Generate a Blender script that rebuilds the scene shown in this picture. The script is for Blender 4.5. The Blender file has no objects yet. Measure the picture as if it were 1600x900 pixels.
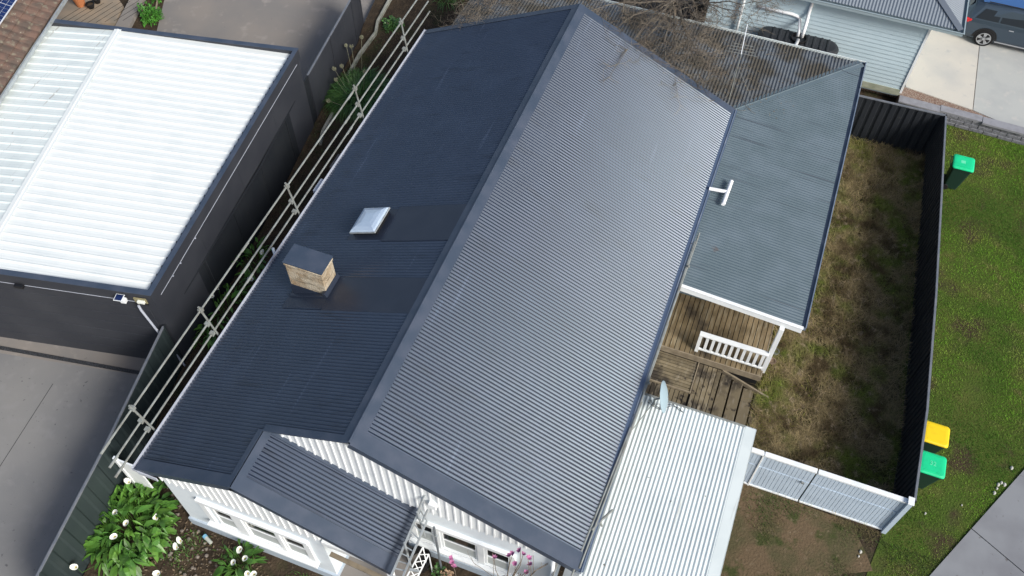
import bpy, math, random
import numpy as np
from mathutils import Vector, Matrix
random.seed(7); rng = np.random.default_rng(7)
S = bpy.context.scene; COL = S.collection

# ------------------------------------------------------------------ camera, light, exposure
F_PX, PITCH, YAW, ROLL = 1415.43, 0.9550, -0.35326, 0.010254
CAM = np.array([5.5885, -6.1319, 21.4875])
FW = np.array([math.sin(YAW)*math.cos(PITCH), math.cos(YAW)*math.cos(PITCH), -math.sin(PITCH)])
R0 = np.array([math.cos(YAW), -math.sin(YAW), 0.0]); U0 = np.cross(R0, FW)
RT = R0*math.cos(ROLL) + U0*math.sin(ROLL); UP = -R0*math.sin(ROLL) + U0*math.cos(ROLL)
cam = bpy.data.objects.new('camera', bpy.data.cameras.new('camera')); COL.objects.link(cam)
cam.data.sensor_width = 36; cam.data.lens = 36*F_PX/1600; cam.data.clip_end = 2000
cam.matrix_world = Matrix(((RT[0], UP[0], -FW[0], CAM[0]), (RT[1], UP[1], -FW[1], CAM[1]), (RT[2], UP[2], -FW[2], CAM[2]), (0, 0, 0, 1)))
S.camera = cam
SUN = Vector((0.72, -0.36, 0.60)).normalized()
w = bpy.data.worlds.new('World'); S.world = w; w.use_nodes = True
nt = w.node_tree; sky = nt.nodes.new('ShaderNodeTexSky'); sky.sky_type = 'NISHITA'; sky.sun_disc = False
sky.sun_elevation = math.asin(SUN.z); sky.sun_rotation = math.atan2(SUN.x, SUN.y); sky.air_density = 1.0; sky.dust_density = 3.0; sky.ozone_density = 0.45
nt.links.new(sky.outputs[0], nt.nodes['Background'].inputs[0]); nt.nodes['Background'].inputs[1].default_value = 0.115
sl = bpy.data.lights.new('sun', 'SUN'); sl.energy = 2.85; sl.angle = math.radians(19); sl.color = (1, .985, .95)
so = bpy.data.objects.new('sun', sl); COL.objects.link(so); so.rotation_euler = SUN.to_track_quat('Z', 'Y').to_euler()
S.view_settings.view_transform = 'Standard'; S.view_settings.look = 'None'; S.view_settings.gamma = 1
S.view_settings.exposure = 0.35

def at(px, py, z=None, x=None, y=None):
    """world point seen at a pixel of the 1600x900 photo, on a plane of known height / x / y"""
    d = FW + RT*(px-800)/F_PX - UP*(py-450)/F_PX
    if z is not None: t = (z-CAM[2])/d[2]
    elif x is not None: t = (x-CAM[0])/d[0]
    else: t = (y-CAM[1])/d[1]
    return CAM + t*d

# ------------------------------------------------------------------ helpers
class MB:
    def __init__(s): s.v = []; s.f = []
    def add(s, vs, fs):
        o = len(s.v); s.v += [tuple(float(c) for c in v) for v in vs]; s.f += [tuple(i+o for i in f) for f in fs]; return s
    def box(s, x0, x1, y0, y1, z0, z1):
        return s.add([(x, y, z) for z in (z0, z1) for y in (y0, y1) for x in (x0, x1)],
                     [(0, 2, 3, 1), (4, 5, 7, 6), (0, 1, 5, 4), (2, 6, 7, 3), (0, 4, 6, 2), (1, 3, 7, 5)])
    def fbox(s, O, U, V, N, u0, u1, v0, v1, n0, n1):
        O, U, V, N = map(np.asarray, (O, U, V, N))
        return s.add([O+U*u+V*v+N*n for n in (n0, n1) for v in (v0, v1) for u in (u0, u1)],
                     [(0, 2, 3, 1), (4, 5, 7, 6), (0, 1, 5, 4), (2, 6, 7, 3), (0, 4, 6, 2), (1, 3, 7, 5)])
    def prism(s, poly, ext):
        n = len(poly); P = [np.asarray(p, float) for p in poly]; e = np.asarray(ext, float)
        return s.add(P+[p+e for p in P], [tuple(range(n))[::-1], tuple(range(n, 2*n))]+[(i, (i+1) % n, n+(i+1) % n, n+i) for i in range(n)])
    def bar(s, p, q, w, h, up=(0, 0, 1)):
        p = np.asarray(p, float); q = np.asarray(q, float); d = q-p; L = np.linalg.norm(d); d /= L
        a = np.cross(d, up); a /= max(1e-9, np.linalg.norm(a)); b = np.cross(a, d)
        return s.fbox(p, d, a, b, 0, L, -w/2, w/2, -h/2, h/2)
    def tube(s, pts, r, n=8, cap=True):
        P = [np.asarray(p, float) for p in pts]; rr = r if isinstance(r, (list, tuple)) else [r]*len(P)
        o = len(s.v); ref = None
        for i, p in enumerate(P):
            d = P[min(i+1, len(P)-1)]-P[max(i-1, 0)]; d /= max(1e-9, np.linalg.norm(d))
            if ref is None: ref = np.array([0, 0, 1.]) if abs(d[2]) < .9 else np.array([1., 0, 0])
            a = np.cross(d, ref); a /= max(1e-9, np.linalg.norm(a)); b = np.cross(a, d); ref = b
            for k in range(n):
                t = 2*math.pi*k/n; s.v.append(tuple(p+rr[i]*(a*math.cos(t)+b*math.sin(t))))
        for i in range(len(P)-1):
            for k in range(n): s.f.append((o+i*n+k, o+i*n+(k+1) % n, o+(i+1)*n+(k+1) % n, o+(i+1)*n+k))
        if cap: s.f.append(tuple(o+k for k in range(n))[::-1]); s.f.append(tuple(o+(len(P)-1)*n+k for k in range(n)))
        return s
    def rings(s, rs, close=True):
        n = len(rs[0]); o = len(s.v)
        for r in rs: s.v += [tuple(map(float, p)) for p in r]
        for i in range(len(rs)-1):
            for k in range(n): s.f.append((o+i*n+k, o+i*n+(k+1) % n, o+(i+1)*n+(k+1) % n, o+(i+1)*n+k))
        if close: s.f.append(tuple(o+k for k in range(n))[::-1]); s.f.append(tuple(o+(len(rs)-1)*n+k for k in range(n)))
        return s
    def build(s, name, mat, parent=None, smooth=False, bevel=0, tagv=None):
        me = bpy.data.meshes.new(name); me.from_pydata(s.v, [], s.f); me.materials.append(mat)
        if smooth: me.polygons.foreach_set('use_smooth', [True]*len(me.polygons))
        me.update()
        o = bpy.data.objects.new(name, me); COL.objects.link(o)
        if parent: o.parent = parent; o.matrix_parent_inverse = parent.matrix_world.inverted() if parent.get('_noinv') is None else Matrix()
        if bevel:
            b = o.modifiers.new('bevel', 'BEVEL'); b.width = bevel; b.segments = 2; b.limit_method = 'ANGLE'
        return o
def npmesh(name, V, Fc, mat, parent=None, smooth=False):
    V = np.asarray(V, np.float32); Fc = np.asarray(Fc, np.int32); k = Fc.shape[1]
    me = bpy.data.meshes.new(name); me.vertices.add(len(V)); me.vertices.foreach_set('co', V.ravel())
    me.loops.add(Fc.size); me.loops.foreach_set('vertex_index', Fc.ravel()); me.polygons.add(len(Fc))
    me.polygons.foreach_set('loop_start', np.arange(0, Fc.size, k, dtype=np.int32)); me.polygons.foreach_set('loop_total', np.full(len(Fc), k, np.int32))
    me.materials.append(mat); me.update(calc_edges=True); me.validate()
    if smooth: me.polygons.foreach_set('use_smooth', np.ones(len(me.polygons), bool))
    else: me.shade_flat()
    o = bpy.data.objects.new(name, me); COL.objects.link(o)
    if parent: o.parent = parent; o.matrix_parent_inverse = parent.matrix_world.inverted()
    return o
def tag(o, label=None, cat=None, group=None, kind=None):
    if label: o['label'] = label
    if cat: o['category'] = cat
    if group: o['group'] = group
    if kind: o['kind'] = kind
    return o
def thing(name, loc, label, cat, group=None):
    o = bpy.data.objects.new(name, None); COL.objects.link(o); o.empty_display_size = .2
    o.matrix_world = Matrix.Translation(Vector([float(c) for c in loc]))
    return tag(o, label, cat, group)
def dup(root, dloc, label=None, rz=0):
    """copy a thing with its parts and sub-parts, moved by dloc"""
    def cp(o, par):
        c = o.copy(); COL.objects.link(c)
        if par: c.parent = par; c.matrix_parent_inverse = o.matrix_parent_inverse.copy()
        for ch in [k for k in bpy.data.objects if k.parent == o]: cp(ch, c)
        return c
    r = cp(root, None); r.location = root.location + Vector(dloc); r.rotation_euler.z += rz
    if label: r['label'] = label
    return r
# the parts of a thing are modelled in world coordinates, so give the parts the inverse of the parent at creation

# ------------------------------------------------------------------ materials
def M(name, col, rough=.6, spec=.5, metal=0, noise=None, bump=None, second=None, streak=None, island=0, trans=0, coords='Object', tint=None):
    m = bpy.data.materials.new(name); m.use_nodes = True; t = m.node_tree; B = t.nodes['Principled BSDF']
    B.inputs['Base Color'].default_value = (*col, 1); B.inputs['Roughness'].default_value = rough
    B.inputs['Specular IOR Level'].default_value = spec; B.inputs['Metallic'].default_value = metal
    if tint: B.inputs['Specular Tint'].default_value = (*tint, 1)
    tc = t.nodes.new('ShaderNodeTexCoord'); cur = None
    def mixin(fac, a, b):
        x = t.nodes.new('ShaderNodeMix'); x.data_type = 'RGBA'; t.links.new(fac, x.inputs[0])
        for s_, i in ((a, 6), (b, 7)):
            if isinstance(s_, tuple): x.inputs[i].default_value = (*s_, 1)
            else: t.links.new(s_, x.inputs[i])
        return x.outputs[2]
    def nz(scale, lo, hi, detail=4, vec=None, stretch=None):
        n = t.nodes.new('ShaderNodeTexNoise'); n.inputs['Scale'].default_value = scale; n.inputs['Detail'].default_value = detail
        src = tc.outputs[coords]
        if stretch:
            mp = t.nodes.new('ShaderNodeMapping'); mp.inputs['Scale'].default_value = stretch; t.links.new(src, mp.inputs[0]); src = mp.outputs[0]
        t.links.new(src, n.inputs['Vector'])
        r = t.nodes.new('ShaderNodeMapRange'); r.inputs[1].default_value = lo; r.inputs[2].default_value = hi
        t.links.new(n.outputs['Fac'], r.inputs[0]); return r.outputs[0]
    cur = tuple(col)
    for (c2, scale, lo, hi, *st) in (noise or []):
        cur = mixin(nz(scale, lo, hi, 5, stretch=st[0] if st else None), cur, c2)
    if island:
        g = t.nodes.new('ShaderNodeNewGeometry'); h = t.nodes.new('ShaderNodeHueSaturation')
        r = t.nodes.new('ShaderNodeMapRange'); r.inputs[3].default_value = 1-island; r.inputs[4].default_value = 1+island
        t.links.new(g.outputs['Random Per Island'], r.inputs[0]); t.links.new(r.outputs[0], h.inputs['Value'])
        if isinstance(cur, tuple): h.inputs['Color'].default_value = (*cur, 1)
        else: t.links.new(cur, h.inputs['Color'])
        cur = h.outputs[0]
    if not isinstance(cur, tuple): t.links.new(cur, B.inputs['Base Color'])
    if bump:
        n = t.nodes.new('ShaderNodeTexNoise'); n.inputs['Scale'].default_value = bump[0]; n.inputs['Detail'].default_value = 6
        t.links.new(tc.outputs[coords], n.inputs['Vector'])
        b = t.nodes.new('ShaderNodeBump'); b.inputs['Strength'].default_value = bump[1]; b.inputs['Distance'].default_value = bump[2]
        t.links.new(n.outputs['Fac'], b.inputs['Height']); t.links.new(b.outputs[0], B.inputs['Normal'])
    if trans:
        B.inputs['Subsurface Weight'].default_value = trans; B.inputs['Subsurface Radius'].default_value = (.02, .03, .01); B.inputs['Subsurface Scale'].default_value = .3
    return m
steel = M('dark blue steel', (.027, .037, .062), .31, .80, metal=.0, tint=(.80, .90, 1.0), noise=[((.034, .047, .078), 1.1, .45, .8), ((.020, .026, .042), 2.2, .58, .74, (.25, 1.6, 1)), ((.085, .11, .17), 3, .66, .78, (2.4, .10, 1))])
steel_flat = M('dark blue flashing', (.042, .060, .092), .45, .5, noise=[((.075, .09, .125), 2.2, .4, .8)])
tray = M('dark tray flashing', (.024, .032, .052), .4, .4, noise=[((.032, .041, .062), 2.0, .4, .8), ((.07, .05, .036), .9, .64, .76)])
oldsteel = M('weathered grey steel', (.098, .135, .155), .5, .4, noise=[((.13, .17, .20), 1.5, .4, .8), ((.045, .055, .07), 1.6, .64, .70, (.16, 13, 1)), ((.10, .07, .06), 1.6, .70, .8)])
backsteel = M('littered grey steel', (.115, .13, .145), .6, .3, noise=[((.075, .068, .055), 1.2, .42, .6), ((.06, .06, .055), 6, .58, .75)])
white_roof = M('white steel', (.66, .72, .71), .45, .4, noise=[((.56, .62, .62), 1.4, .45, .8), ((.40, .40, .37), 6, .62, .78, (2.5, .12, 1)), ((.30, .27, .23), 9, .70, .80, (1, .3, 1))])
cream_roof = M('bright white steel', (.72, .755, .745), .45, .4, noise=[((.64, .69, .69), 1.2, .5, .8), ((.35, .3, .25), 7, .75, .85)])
galv = M('galvanised', (.42, .46, .48), .45, .5, .35, noise=[((.32, .34, .34), 6, .4, .7)])
rail_m = M('weathered galvanised pipe', (.27, .29, .275), .6, .4, .1, noise=[((.19, .19, .17), 5, .4, .7)])
gut_l = M('pale gutter', (.50, .53, .60), .45, .5, noise=[((.40, .43, .5), 3, .4, .7)])
gut_b = M('blue grey gutter', (.15, .19, .25), .45, .5, noise=[((.24, .28, .34), 3, .5, .7), ((.06, .06, .06), 6, .68, .72)])
paint = M('white paint', (.80, .83, .84), .55, .4, noise=[((.68, .72, .74), 2.2, .5, .8)], bump=(60, .1, .004))
wallw = M('white wall', (.72, .78, .82), .7, .3, noise=[((.62, .69, .74), 1.6, .45, .8)], bump=(40, .2, .004))
plinth = M('pale blue plinth', (.42, .49, .56), .7, .3, noise=[((.33, .38, .42), 3, .5, .8)])
bluewall = M('pale blue weatherboard', (.47, .58, .63), .6, .3, noise=[((.42, .53, .58), 1.5, .4, .8)])
dark = M('charcoal steel', (.030, .034, .042), .5, .4, noise=[((.045, .048, .055), 1.5, .4, .8)])
darkwall = M('charcoal cladding', (.036, .039, .048), .55, .35, noise=[((.05, .053, .062), 1.1, .4, .8)])
fence_m = M('charcoal fence steel', (.017, .020, .025), .6, .25, noise=[((.024, .027, .031), 1.2, .4, .8), ((.045, .045, .043), 5, .66, .8)])
fence_g = M('green grey fence steel', (.026, .038, .040), .6, .3, noise=[((.036, .050, .050), 1.0, .4, .8)])
slat_m = M('blue white slats', (.50, .60, .71), .55, .3, noise=[((.44, .53, .63), 3, .4, .8)])
glass = M('window glass', (.010, .013, .017), .12, .4)
curtain = M('grey blind', (.45, .48, .47), .8, .2)
black = M('black', (.010, .010, .011), .5, .4)
tank_m = M('black tank plastic', (.022, .025, .030), .5, .4, noise=[((.035, .038, .044), 3, .4, .8)])
tyre_m = M('tyre', (.015, .015, .016), .8, .2)
alloy = M('alloy', (.55, .56, .58), .3, .6, .6)
concrete = M('grey concrete', (.24, .235, .225), .85, .2, noise=[((.19, .19, .19), .5, .35, .7), ((.25, .245, .24), 3, .55, .8), ((.10, .10, .10), 9, .68, .76)], bump=(30, .25, .01))
conc_back = M('brown grey concrete', (.25, .225, .20), .85, .2, noise=[((.20, .19, .18), .6, .35, .7), ((.32, .29, .26), 2.5, .58, .8), ((.12, .11, .10), 8, .7, .76)], bump=(30, .25, .01))
conc_pale = M('pale cream concrete', (.55, .52, .46), .8, .2, noise=[((.46, .45, .42), .9, .4, .7), ((.40, .40, .39), 4, .62, .8)], bump=(30, .15, .006))
conc_path = M('blue grey concrete', (.235, .245, .26), .85, .2, noise=[((.19, .195, .21), 1.0, .4, .7), ((.12, .11, .11), 6, .67, .76)], bump=(30, .2, .008))
block_m = M('split face block', (.20, .205, .225), .9, .2, noise=[((.12, .125, .135), 12, .4, .7)], bump=(25, .8, .03))
blocktop = M('block top', (.27, .275, .30), .85, .2, noise=[((.22, .22, .24), 5, .4, .7)])
pebble = M('red brown pebble', (.20, .12, .09), .9, .2, noise=[((.33, .27, .22), 28, .45, .6), ((.07, .05, .045), 20, .58, .68)], bump=(40, .9, .02))
soil = M('dark soil', (.045, .034, .024), .95, .1, noise=[((.075, .055, .036), 2.5, .4, .7), ((.035, .045, .018), 1.3, .55, .75), ((.14, .11, .08), 14, .64, .74)], bump=(14, .9, .05))
lawn_m = M('lawn soil', (.060, .095, .018), .95, .1, noise=[((.085, .10, .025), 1.2, .4, .7), ((.06, .045, .028), .9, .55, .68)], bump=(20, .9, .04))
dirt_m = M('bare dirt', (.125, .090, .055), .95, .1, noise=[((.085, .075, .040), 1.1, .45, .6), ((.05, .06, .022), 1.9, .56, .66), ((.17, .13, .085), 6, .6, .75)], bump=(18, .8, .03))
weed_m = M('yard soil', (.065, .052, .028), .95, .1, noise=[((.045, .055, .016), 1.0, .45, .65), ((.10, .08, .045), 4, .5, .7)], bump=(18, .9, .04))
timber = M('weathered decking', (.20, .15, .085), .8, .2, noise=[((.12, .09, .05), 1.4, .45, .62, (1, 1, 1)), ((.25, .21, .14), 6, .5, .7, (3, .4, 1)), ((.05, .04, .03), .9, .62, .74)], bump=(30, .3, .006), island=.22)
timber_d = M('mouldy decking', (.17, .14, .09), .85, .2, noise=[((.045, .038, .03), 1.1, .50, .62, (1, 1, 1)), ((.22, .19, .14), 7, .52, .7, (2, .5, 1)), ((.03, .025, .022), 4.5, .58, .68)], bump=(30, .3, .006), island=.25)
timber_g = M('grey timber', (.27, .225, .16), .85, .2, noise=[((.17, .14, .10), 5, .4, .7)], island=.15)
timber_r = M('reddish pale decking', (.30, .235, .17), .85, .2, noise=[((.22, .19, .15), 2, .4, .7)], island=.15)
chim_m = M('stained render', (.40, .315, .215), .9, .2, noise=[((.52, .45, .34), 3.5, .42, .60), ((.25, .19, .12), 4.2, .52, .70), ((.33, .225, .13), 2.2, .55, .70), ((.12, .10, .07), 3.0, .56, .74, (.6, .6, 7))], bump=(22, .9, .03))
tile_m = M('old brown tiles', (.17, .11, .085), .85, .2, noise=[((.11, .085, .07), 3, .4, .65), ((.22, .20, .15), 5, .56, .7), ((.55, .52, .42), 14, .70, .74)], bump=(15, .5, .02))
solar_m = M('solar cells', (.008, .018, .075), .15, .7, noise=[((.014, .03, .11), 2, .4, .7)])
solar_f = M('solar grid', (.55, .58, .62), .4, .5)
dome_m = M('skylight dome', (.55, .66, .78), .12, .8, noise=[((.45, .55, .68), 1.5, .4, .7)])
dishm = M('grey dish', (.30, .40, .45), .5, .4)
bingreen = M('bin dark green', (.014, .04, .03), .45, .4)
lidgreen = M('bright green lid', (.010, .62, .27), .45, .4, noise=[((.01, .55, .24), 6, .45, .7)])
lidyellow = M('yellow lid', (.86, .62, .012), .45, .4, noise=[((.80, .56, .012), 6, .45, .7)])
lidmark = M('pale lid marking', (.14, .72, .42), .5, .4)
leafg = M('lush leaf', (.055, .15, .025), .42, .4, noise=[((.10, .22, .03), 3, .4, .7)], island=.4)
leafd = M('dark strap leaf', (.045, .115, .030), .45, .4, noise=[((.09, .19, .045), 3, .4, .7)], island=.45)
leafb = M('bright shrub leaf', (.06, .20, .025), .5, .3, island=.4)
petal = M('white spathe', (.80, .82, .74), .5, .3)
pink = M('pink petal', (.42, .16, .30), .5, .3, island=.3)
yellow = M('yellow spadix', (.7, .5, .05), .6, .3)
seed = M('dry seed head', (.27, .27, .18), .8, .2, island=.2)
bark = M('grey brown bark', (.15, .115, .085), .9, .2, noise=[((.22, .19, .15), 9, .4, .7)])
bark2 = M('twig bark', (.125, .105, .085), .9, .2, noise=[((.24, .21, .16), 3, .45, .7)], island=.3)
grass_l = M('lawn grass', (.14, .30, .022), .6, .25, noise=[((.24, .31, .055), .9, .47, .62), ((.30, .26, .11), 2.4, .56, .70), ((.05, .14, .010), .35, .45, .6)], island=.45)
grass_y = M('long dry grass', (.30, .235, .12), .75, .2, noise=[((.15, .19, .035), .9, .49, .62), ((.11, .08, .040), 1.6, .48, .65), ((.38, .30, .19), 5, .56, .70)], island=.55)
grass_f = M('patchy grass', (.055, .085, .022), .7, .2, noise=[((.13, .105, .05), 1.3, .48, .62)], island=.4)
litter = M('leaf litter', (.14, .11, .075), .85, .2, noise=[((.24, .19, .12), 6, .45, .7)], island=.5)
rock = M('garden rubble', (.17, .145, .12), .9, .2, noise=[((.25, .22, .19), 5, .45, .7)], bump=(12, .6, .03), island=.3)
terra = M('terracotta', (.50, .19, .08), .8, .2)
redg = M('tail lamp red', (.55, .01, .012), .15, .6)
car_m = M('dark grey blue car paint', (.06, .085, .115), .22, .7, .5)
car_roof_sheen = M('car roof with painted sky reflection', (.045, .12, .30), .16, .8)  # sky reflection on the car roof, painted in as a flat blue colour
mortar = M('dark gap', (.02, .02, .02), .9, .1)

# ------------------------------------------------------------------ ground
def poly(name, pts, mat, th=.05, kind='structure'):
    b = MB(); b.prism([np.array(p, float)-np.array([0, 0, th]) for p in pts], (0, 0, th)); o = b.build(name, mat)
    if kind: o['kind'] = kind
    return o
LZ = -.28
LF = [at(557, -30, 1.8), at(547, 0, 1.8), at(480, 118, 1.8), at(407, 260, 1.8), at(318, 408, 1.8), at(255, 510, 1.8), at(165, 695, 1.8), at(60, 895, 1.8), at(30, 952, 1.8)]
# soil sheet to the horizon with a step down along the left boundary
line = [(-13.5, 60.0)]+[(float(p[0]), float(p[1])) for p in LF]+[(-5.2, -12.0), (-2.0, -60.0)]
line[0] = (line[1][0]-8, 70)
g = MB()
V = []; 
for (x, y) in line: V += [(-400, y, LZ), (x, y, LZ), (x+.03, y, -.012), (400, y, -.012)]
F = []
for i in range(len(line)-1):
    a = 4*i; b = 4*(i+1)
    for k in range(3): F.append((a+k, b+k, b+k+1, a+k+1))
V += [(-400, 500, LZ), (400, 500, -.012), (-400, -300, LZ), (400, -300, -.012)]
n = len(V); F += [(0, 1, 2, 3, n-3, n-4), (4*(len(line)-1), n-2, n-1, 4*(len(line)-1)+3, 4*(len(line)-1)+2, 4*(len(line)-1)+1)]
g.add(V, F); tag(g.build('ground', soil), kind='structure')
poly('lawn', [(11.4, 4.6, .002), (10, -3, .002), (30, -3, .002), (30, 19.7, .002), (9.8, 19.7, .002), (11.0, 17.9, .002)], lawn_m, .01)
poly('yard', [(7.5, 4.65, .002), (11.38, 4.65, .002), (11.02, 17.8, .002), (7.5, 17.8, .002)], weed_m, .01)
poly('bare_ground', [(7.6, -4, .006)]+[(10.75+.45*math.sin(k*.9)+.18*math.sin(k*2.3+1), -4+k*.34, .006) for k in range(26)]+[(7.6, 4.6, .006)], dirt_m, .01)
e1, e2 = at(1600, 735, .0), at(1455, 898, .0); d = e1-e2
p0 = e2-d*1.2; p1 = e1+d*1.6
jj = at(1517, 827, 0); per = np.array([d[1], -d[0], 0])/np.hypot(d[0], d[1]); du = d/np.linalg.norm(d)
for (a_, b_) in ((-2.6, -.012), (.012, 3.6)):
    q = jj+du*a_; r = jj+du*b_
    P = [q, r, r+per*3, q+per*3]; poly('footpath', [(p[0], p[1], .045) for p in P], conc_path, .09)
# left drive, drain and concrete behind the garage
poly('driveway', [(-22, .6, LZ+.012), tuple(at(0, 551, LZ))[:2]+(LZ+.012,), tuple(at(236, 590, LZ))[:2]+(LZ+.012,), (LF[6][0]-.08, LF[6][1], LZ+.012), (LF[8][0]-.08, LF[8][1], LZ+.012), (-5.4, -9, LZ+.012), (-22, -9, LZ+.012)], concrete, .01)
poly('garage_apron', [(-18, .9, LZ+.016), (-18, .2, LZ+.016), tuple(at(0, 552, LZ))[:2]+(LZ+.016,), tuple(at(236, 590, LZ))[:2]+(LZ+.016,), tuple(at(238, 560, LZ))[:2]+(LZ+.016,), tuple(at(0, 500, LZ))[:2]+(LZ+.016,)], conc_back, .012)
b = MB(); a0, a1 = at(-60, 533, LZ), at(234, 586, LZ); b.bar(a0+np.array([0, 0, .02]), a1+np.array([0, 0, .02]), .11, .03)
tag(b.build('channel_drain', M('drain grate', (.06, .065, .075), .6, noise=[((.02, .02, .02), 40, .45, .5)])), 'dark grated channel drain across the driveway in front of the garage', 'drain')
for (pa, pb) in (((83, 600), (-10, 745)),):
    b = MB(); b.bar(at(*pa, LZ)+np.array([0, 0, .013]), at(*pb, LZ)+np.array([0, 0, .013]), .012, .005); tag(b.build('driveway_joint', mortar), kind='structure')
poly('rear_paving', [tuple(at(240, 70, LZ))[:2]+(LZ+.014,), (-8.6, 12.0, LZ+.014), (LF[1][0]-.1, LF[1][1], LZ+.014), (LF[0][0]-.1, LF[0][1]+6, LZ+.014), (-18.0, 24, LZ+.014), tuple(at(257, 0, LZ))[:2]+(LZ+.014,)], conc_back, .012)
# concrete path block + edging in the side strip
edge_m = M('pale edging', (.33, .33, .28), .8, noise=[((.22, .23, .18), 4, .4, .7)])
def edging(px, label):
    b = MB(); P = [at(x, y, .05) for x, y in px]
    for i in range(len(P)-1): b.bar(P[i], P[i+1], .09, .16)
    tag(b.build('garden_edging', edge_m, bevel=.01), label, 'edging')
edging([(622, -18), (609, 0), (590, 35), (587, 52), (562, 85), (543, 120)], 'pale concrete garden edging beside the rear side fence above the strappy clump')
edging([(520, 178), (505, 205), (500, 225)], 'short piece of pale edging below the strappy clump by the side fence')
b = MB(); c = at(526, 252, .08); b.box(c[0]-.1, c[0]+.55, c[1]-.32, c[1]+.3, 0, .1); tag(b.build('paving_slab', conc_back, bevel=.01), 'grey concrete slab on the ground in the side strip', 'paving')
b = MB(); c = at(490, 315, .3); b.box(c[0]-.15, c[0]+.45, c[1]-.55, c[1]+.25, 0, .06); tag(b.build('drain_cover', black, bevel=.01), 'dark square pit cover in the side strip under the eaves', 'cover')

# ------------------------------------------------------------------ corrugated sheets
def corr(name, mat, parent, O, U, V, N, u0, u1, v0, v1, pitch=.088, amp=.0145, seg=8, prof=None, off=.016):
    O, U, V, N = [np.asarray(a, float) for a in (O, U, V, N)]
    if prof is None:
        us = np.arange(u0, u1, pitch/seg); hs = amp*np.cos(2*np.pi*us/pitch)
    else:
        us = []; hs = []; k = math.floor(u0/pitch)
        while k*pitch < u1:
            for (f, h) in prof:
                u = (k+f)*pitch
                if u0 <= u <= u1: us.append(u); hs.append(h)
            k += 1
        us = np.array(us); hs = np.array(hs)
    v0 = v0 if callable(v0) else (lambda u, c=v0: c); v1 = v1 if callable(v1) else (lambda u, c=v1: c)
    a = np.array([v0(u) for u in us]); c = np.array([v1(u) for u in us]); ok = c > a+.01; us, hs, a, c = us[ok], hs[ok], a[ok], c[ok]
    n = len(us); K = 5
    vs = [O+np.outer(us, U)+np.outer(a+(c-a)*k/(K-1), V)+np.outer(hs+off, N) for k in range(K)]
    P = np.concatenate(vs); i = np.arange(n-1)
    F = np.concatenate([np.stack([k*n+i, k*n+i+1, (k+1)*n+i+1, (k+1)*n+i], 1) for k in range(K-1)])
    nn = np.cross(P[F[0][1]]-P[F[0][0]], P[F[0][3]]-P[F[0][0]])
    if nn@N < 0: F = F[:, ::-1]
    return npmesh(name, P, F, mat, parent, smooth=prof is None)

# ------------------------------------------------------------------ the house
H, s_, W, YB = 5.395, .4768, 4.80, 14.27
th = math.atan(s_); ct, st = math.cos(th), math.sin(th); SL = W/ct; E_ = H-s_*W
RN = (st, 0, ct); LN = (-st, 0, ct); RV = (ct, 0, -st); LV = (-ct, 0, -st); Y = (0, 1, 0)
house = thing('weatherboard_house', (0, 7, 0), 'white gabled house under a dark blue corrugated roof, in the middle of the picture', 'house')
xs = -2.13; zs = H+s_*xs; SL2 = (1.22-xs)/ct
def under(x, dz=.12): return H-s_*abs(x)-dz
wl = MB()
wl.prism([(-4.42, .1, .35), (4.25, .1, .35), (4.25, .1, under(4.25)), (0, .1, under(0)), (-4.42, .1, under(-4.42))], (0, 13.9, 0))
wl.prism([(-4.44, -1.22, .35), (-.5, -1.22, .35), (-.5, -1.22, zs-s_*(xs*-1-.5)-.12 if 0 else zs-s_*(-.5-xs)-.12), (xs, -1.22, zs-.12), (-4.44, -1.22, under(-4.44))], (0, 1.33, 0))
wl.box(4.25, 4.5, 9.2, 14.0, .35, 2.95).box(-4.3, 7.5, 14.01, 17.7, .35, 2.62)
wall = wl.build('wall', wallw, house)
b = MB(); b.box(-4.48, 4.29, .06, 14.0, -.2, .35).box(-4.49, -.46, -1.27, .06, -.2, .35); b.build('plinth', plinth, house)
# board and batten gable cladding
b = MB()
def gable(x0, x1, y, zb, topf, pitch=.175):
    b.prism([(x0, y, zb), (x1, y, zb), (x1, y, topf(x1))]+([(0, y, topf(0))] if x0 < 0 < x1 else [])+([(xs, y, topf(xs))] if x0 < xs < x1 and y < 0 else [])+[(x0, y, topf(x0))], (0, .035, 0))
    x = x0+.05
    while x < x1:
        b.box(x, x+.035, y-.022, y+.01, zb-.03, topf(x)); x += pitch
gable(-2.0, 4.25, .055, 2.98, lambda x: under(x))
gable(-4.44, -.5, -1.262, 2.72, lambda x: (under(x) if x < xs else zs-s_*(x-xs)-.12), .18)
b.build('gable_cladding', paint, house)
# roof body and sheets
rb = MB(); t_ = .10
rb.prism([(-W, 0, E_), (0, 0, H), (W, 0, E_), (W, 0, E_-t_), (0, 0, H-t_), (-W, 0, E_-t_)], (0, YB, 0))
rb.prism([(-W, -1.33, E_), (xs, -1.33, zs), (1.22, -1.33, zs-s_*(1.22-xs)), (1.22, -1.33, zs-s_*(1.22-xs)-t_), (xs, -1.33, zs-t_), (-W, -1.33, E_-t_)], (0, 1.33, 0))
roof = rb.build('roof', steel_flat, house)
corr('roof_sheet', steel, roof, (0, 0, H), Y, RV, RN, .30, YB-.12, .14, SL+.0)
corr('roof_sheet', steel, roof, (0, 0, H), Y, LV, LN, -1.13, YB-.12, lambda u: .14 if u > .02 else -xs/ct+.12, SL+.06)
corr('roof_sheet', steel, roof, (xs, 0, zs), Y, RV, RN, -1.08, .08, .12, SL2+.03)
def plate(name, mat, O, V, N, u0, u1, v0, v1, n0=.005, n1=.03, par=None):
    return MB().fbox(O, Y, V, N, u0, u1, v0, v1, n0, n1).build(name, mat, par or roof, bevel=.004)
T0 = (0, 0, H); T1 = (xs, 0, zs)
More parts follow.
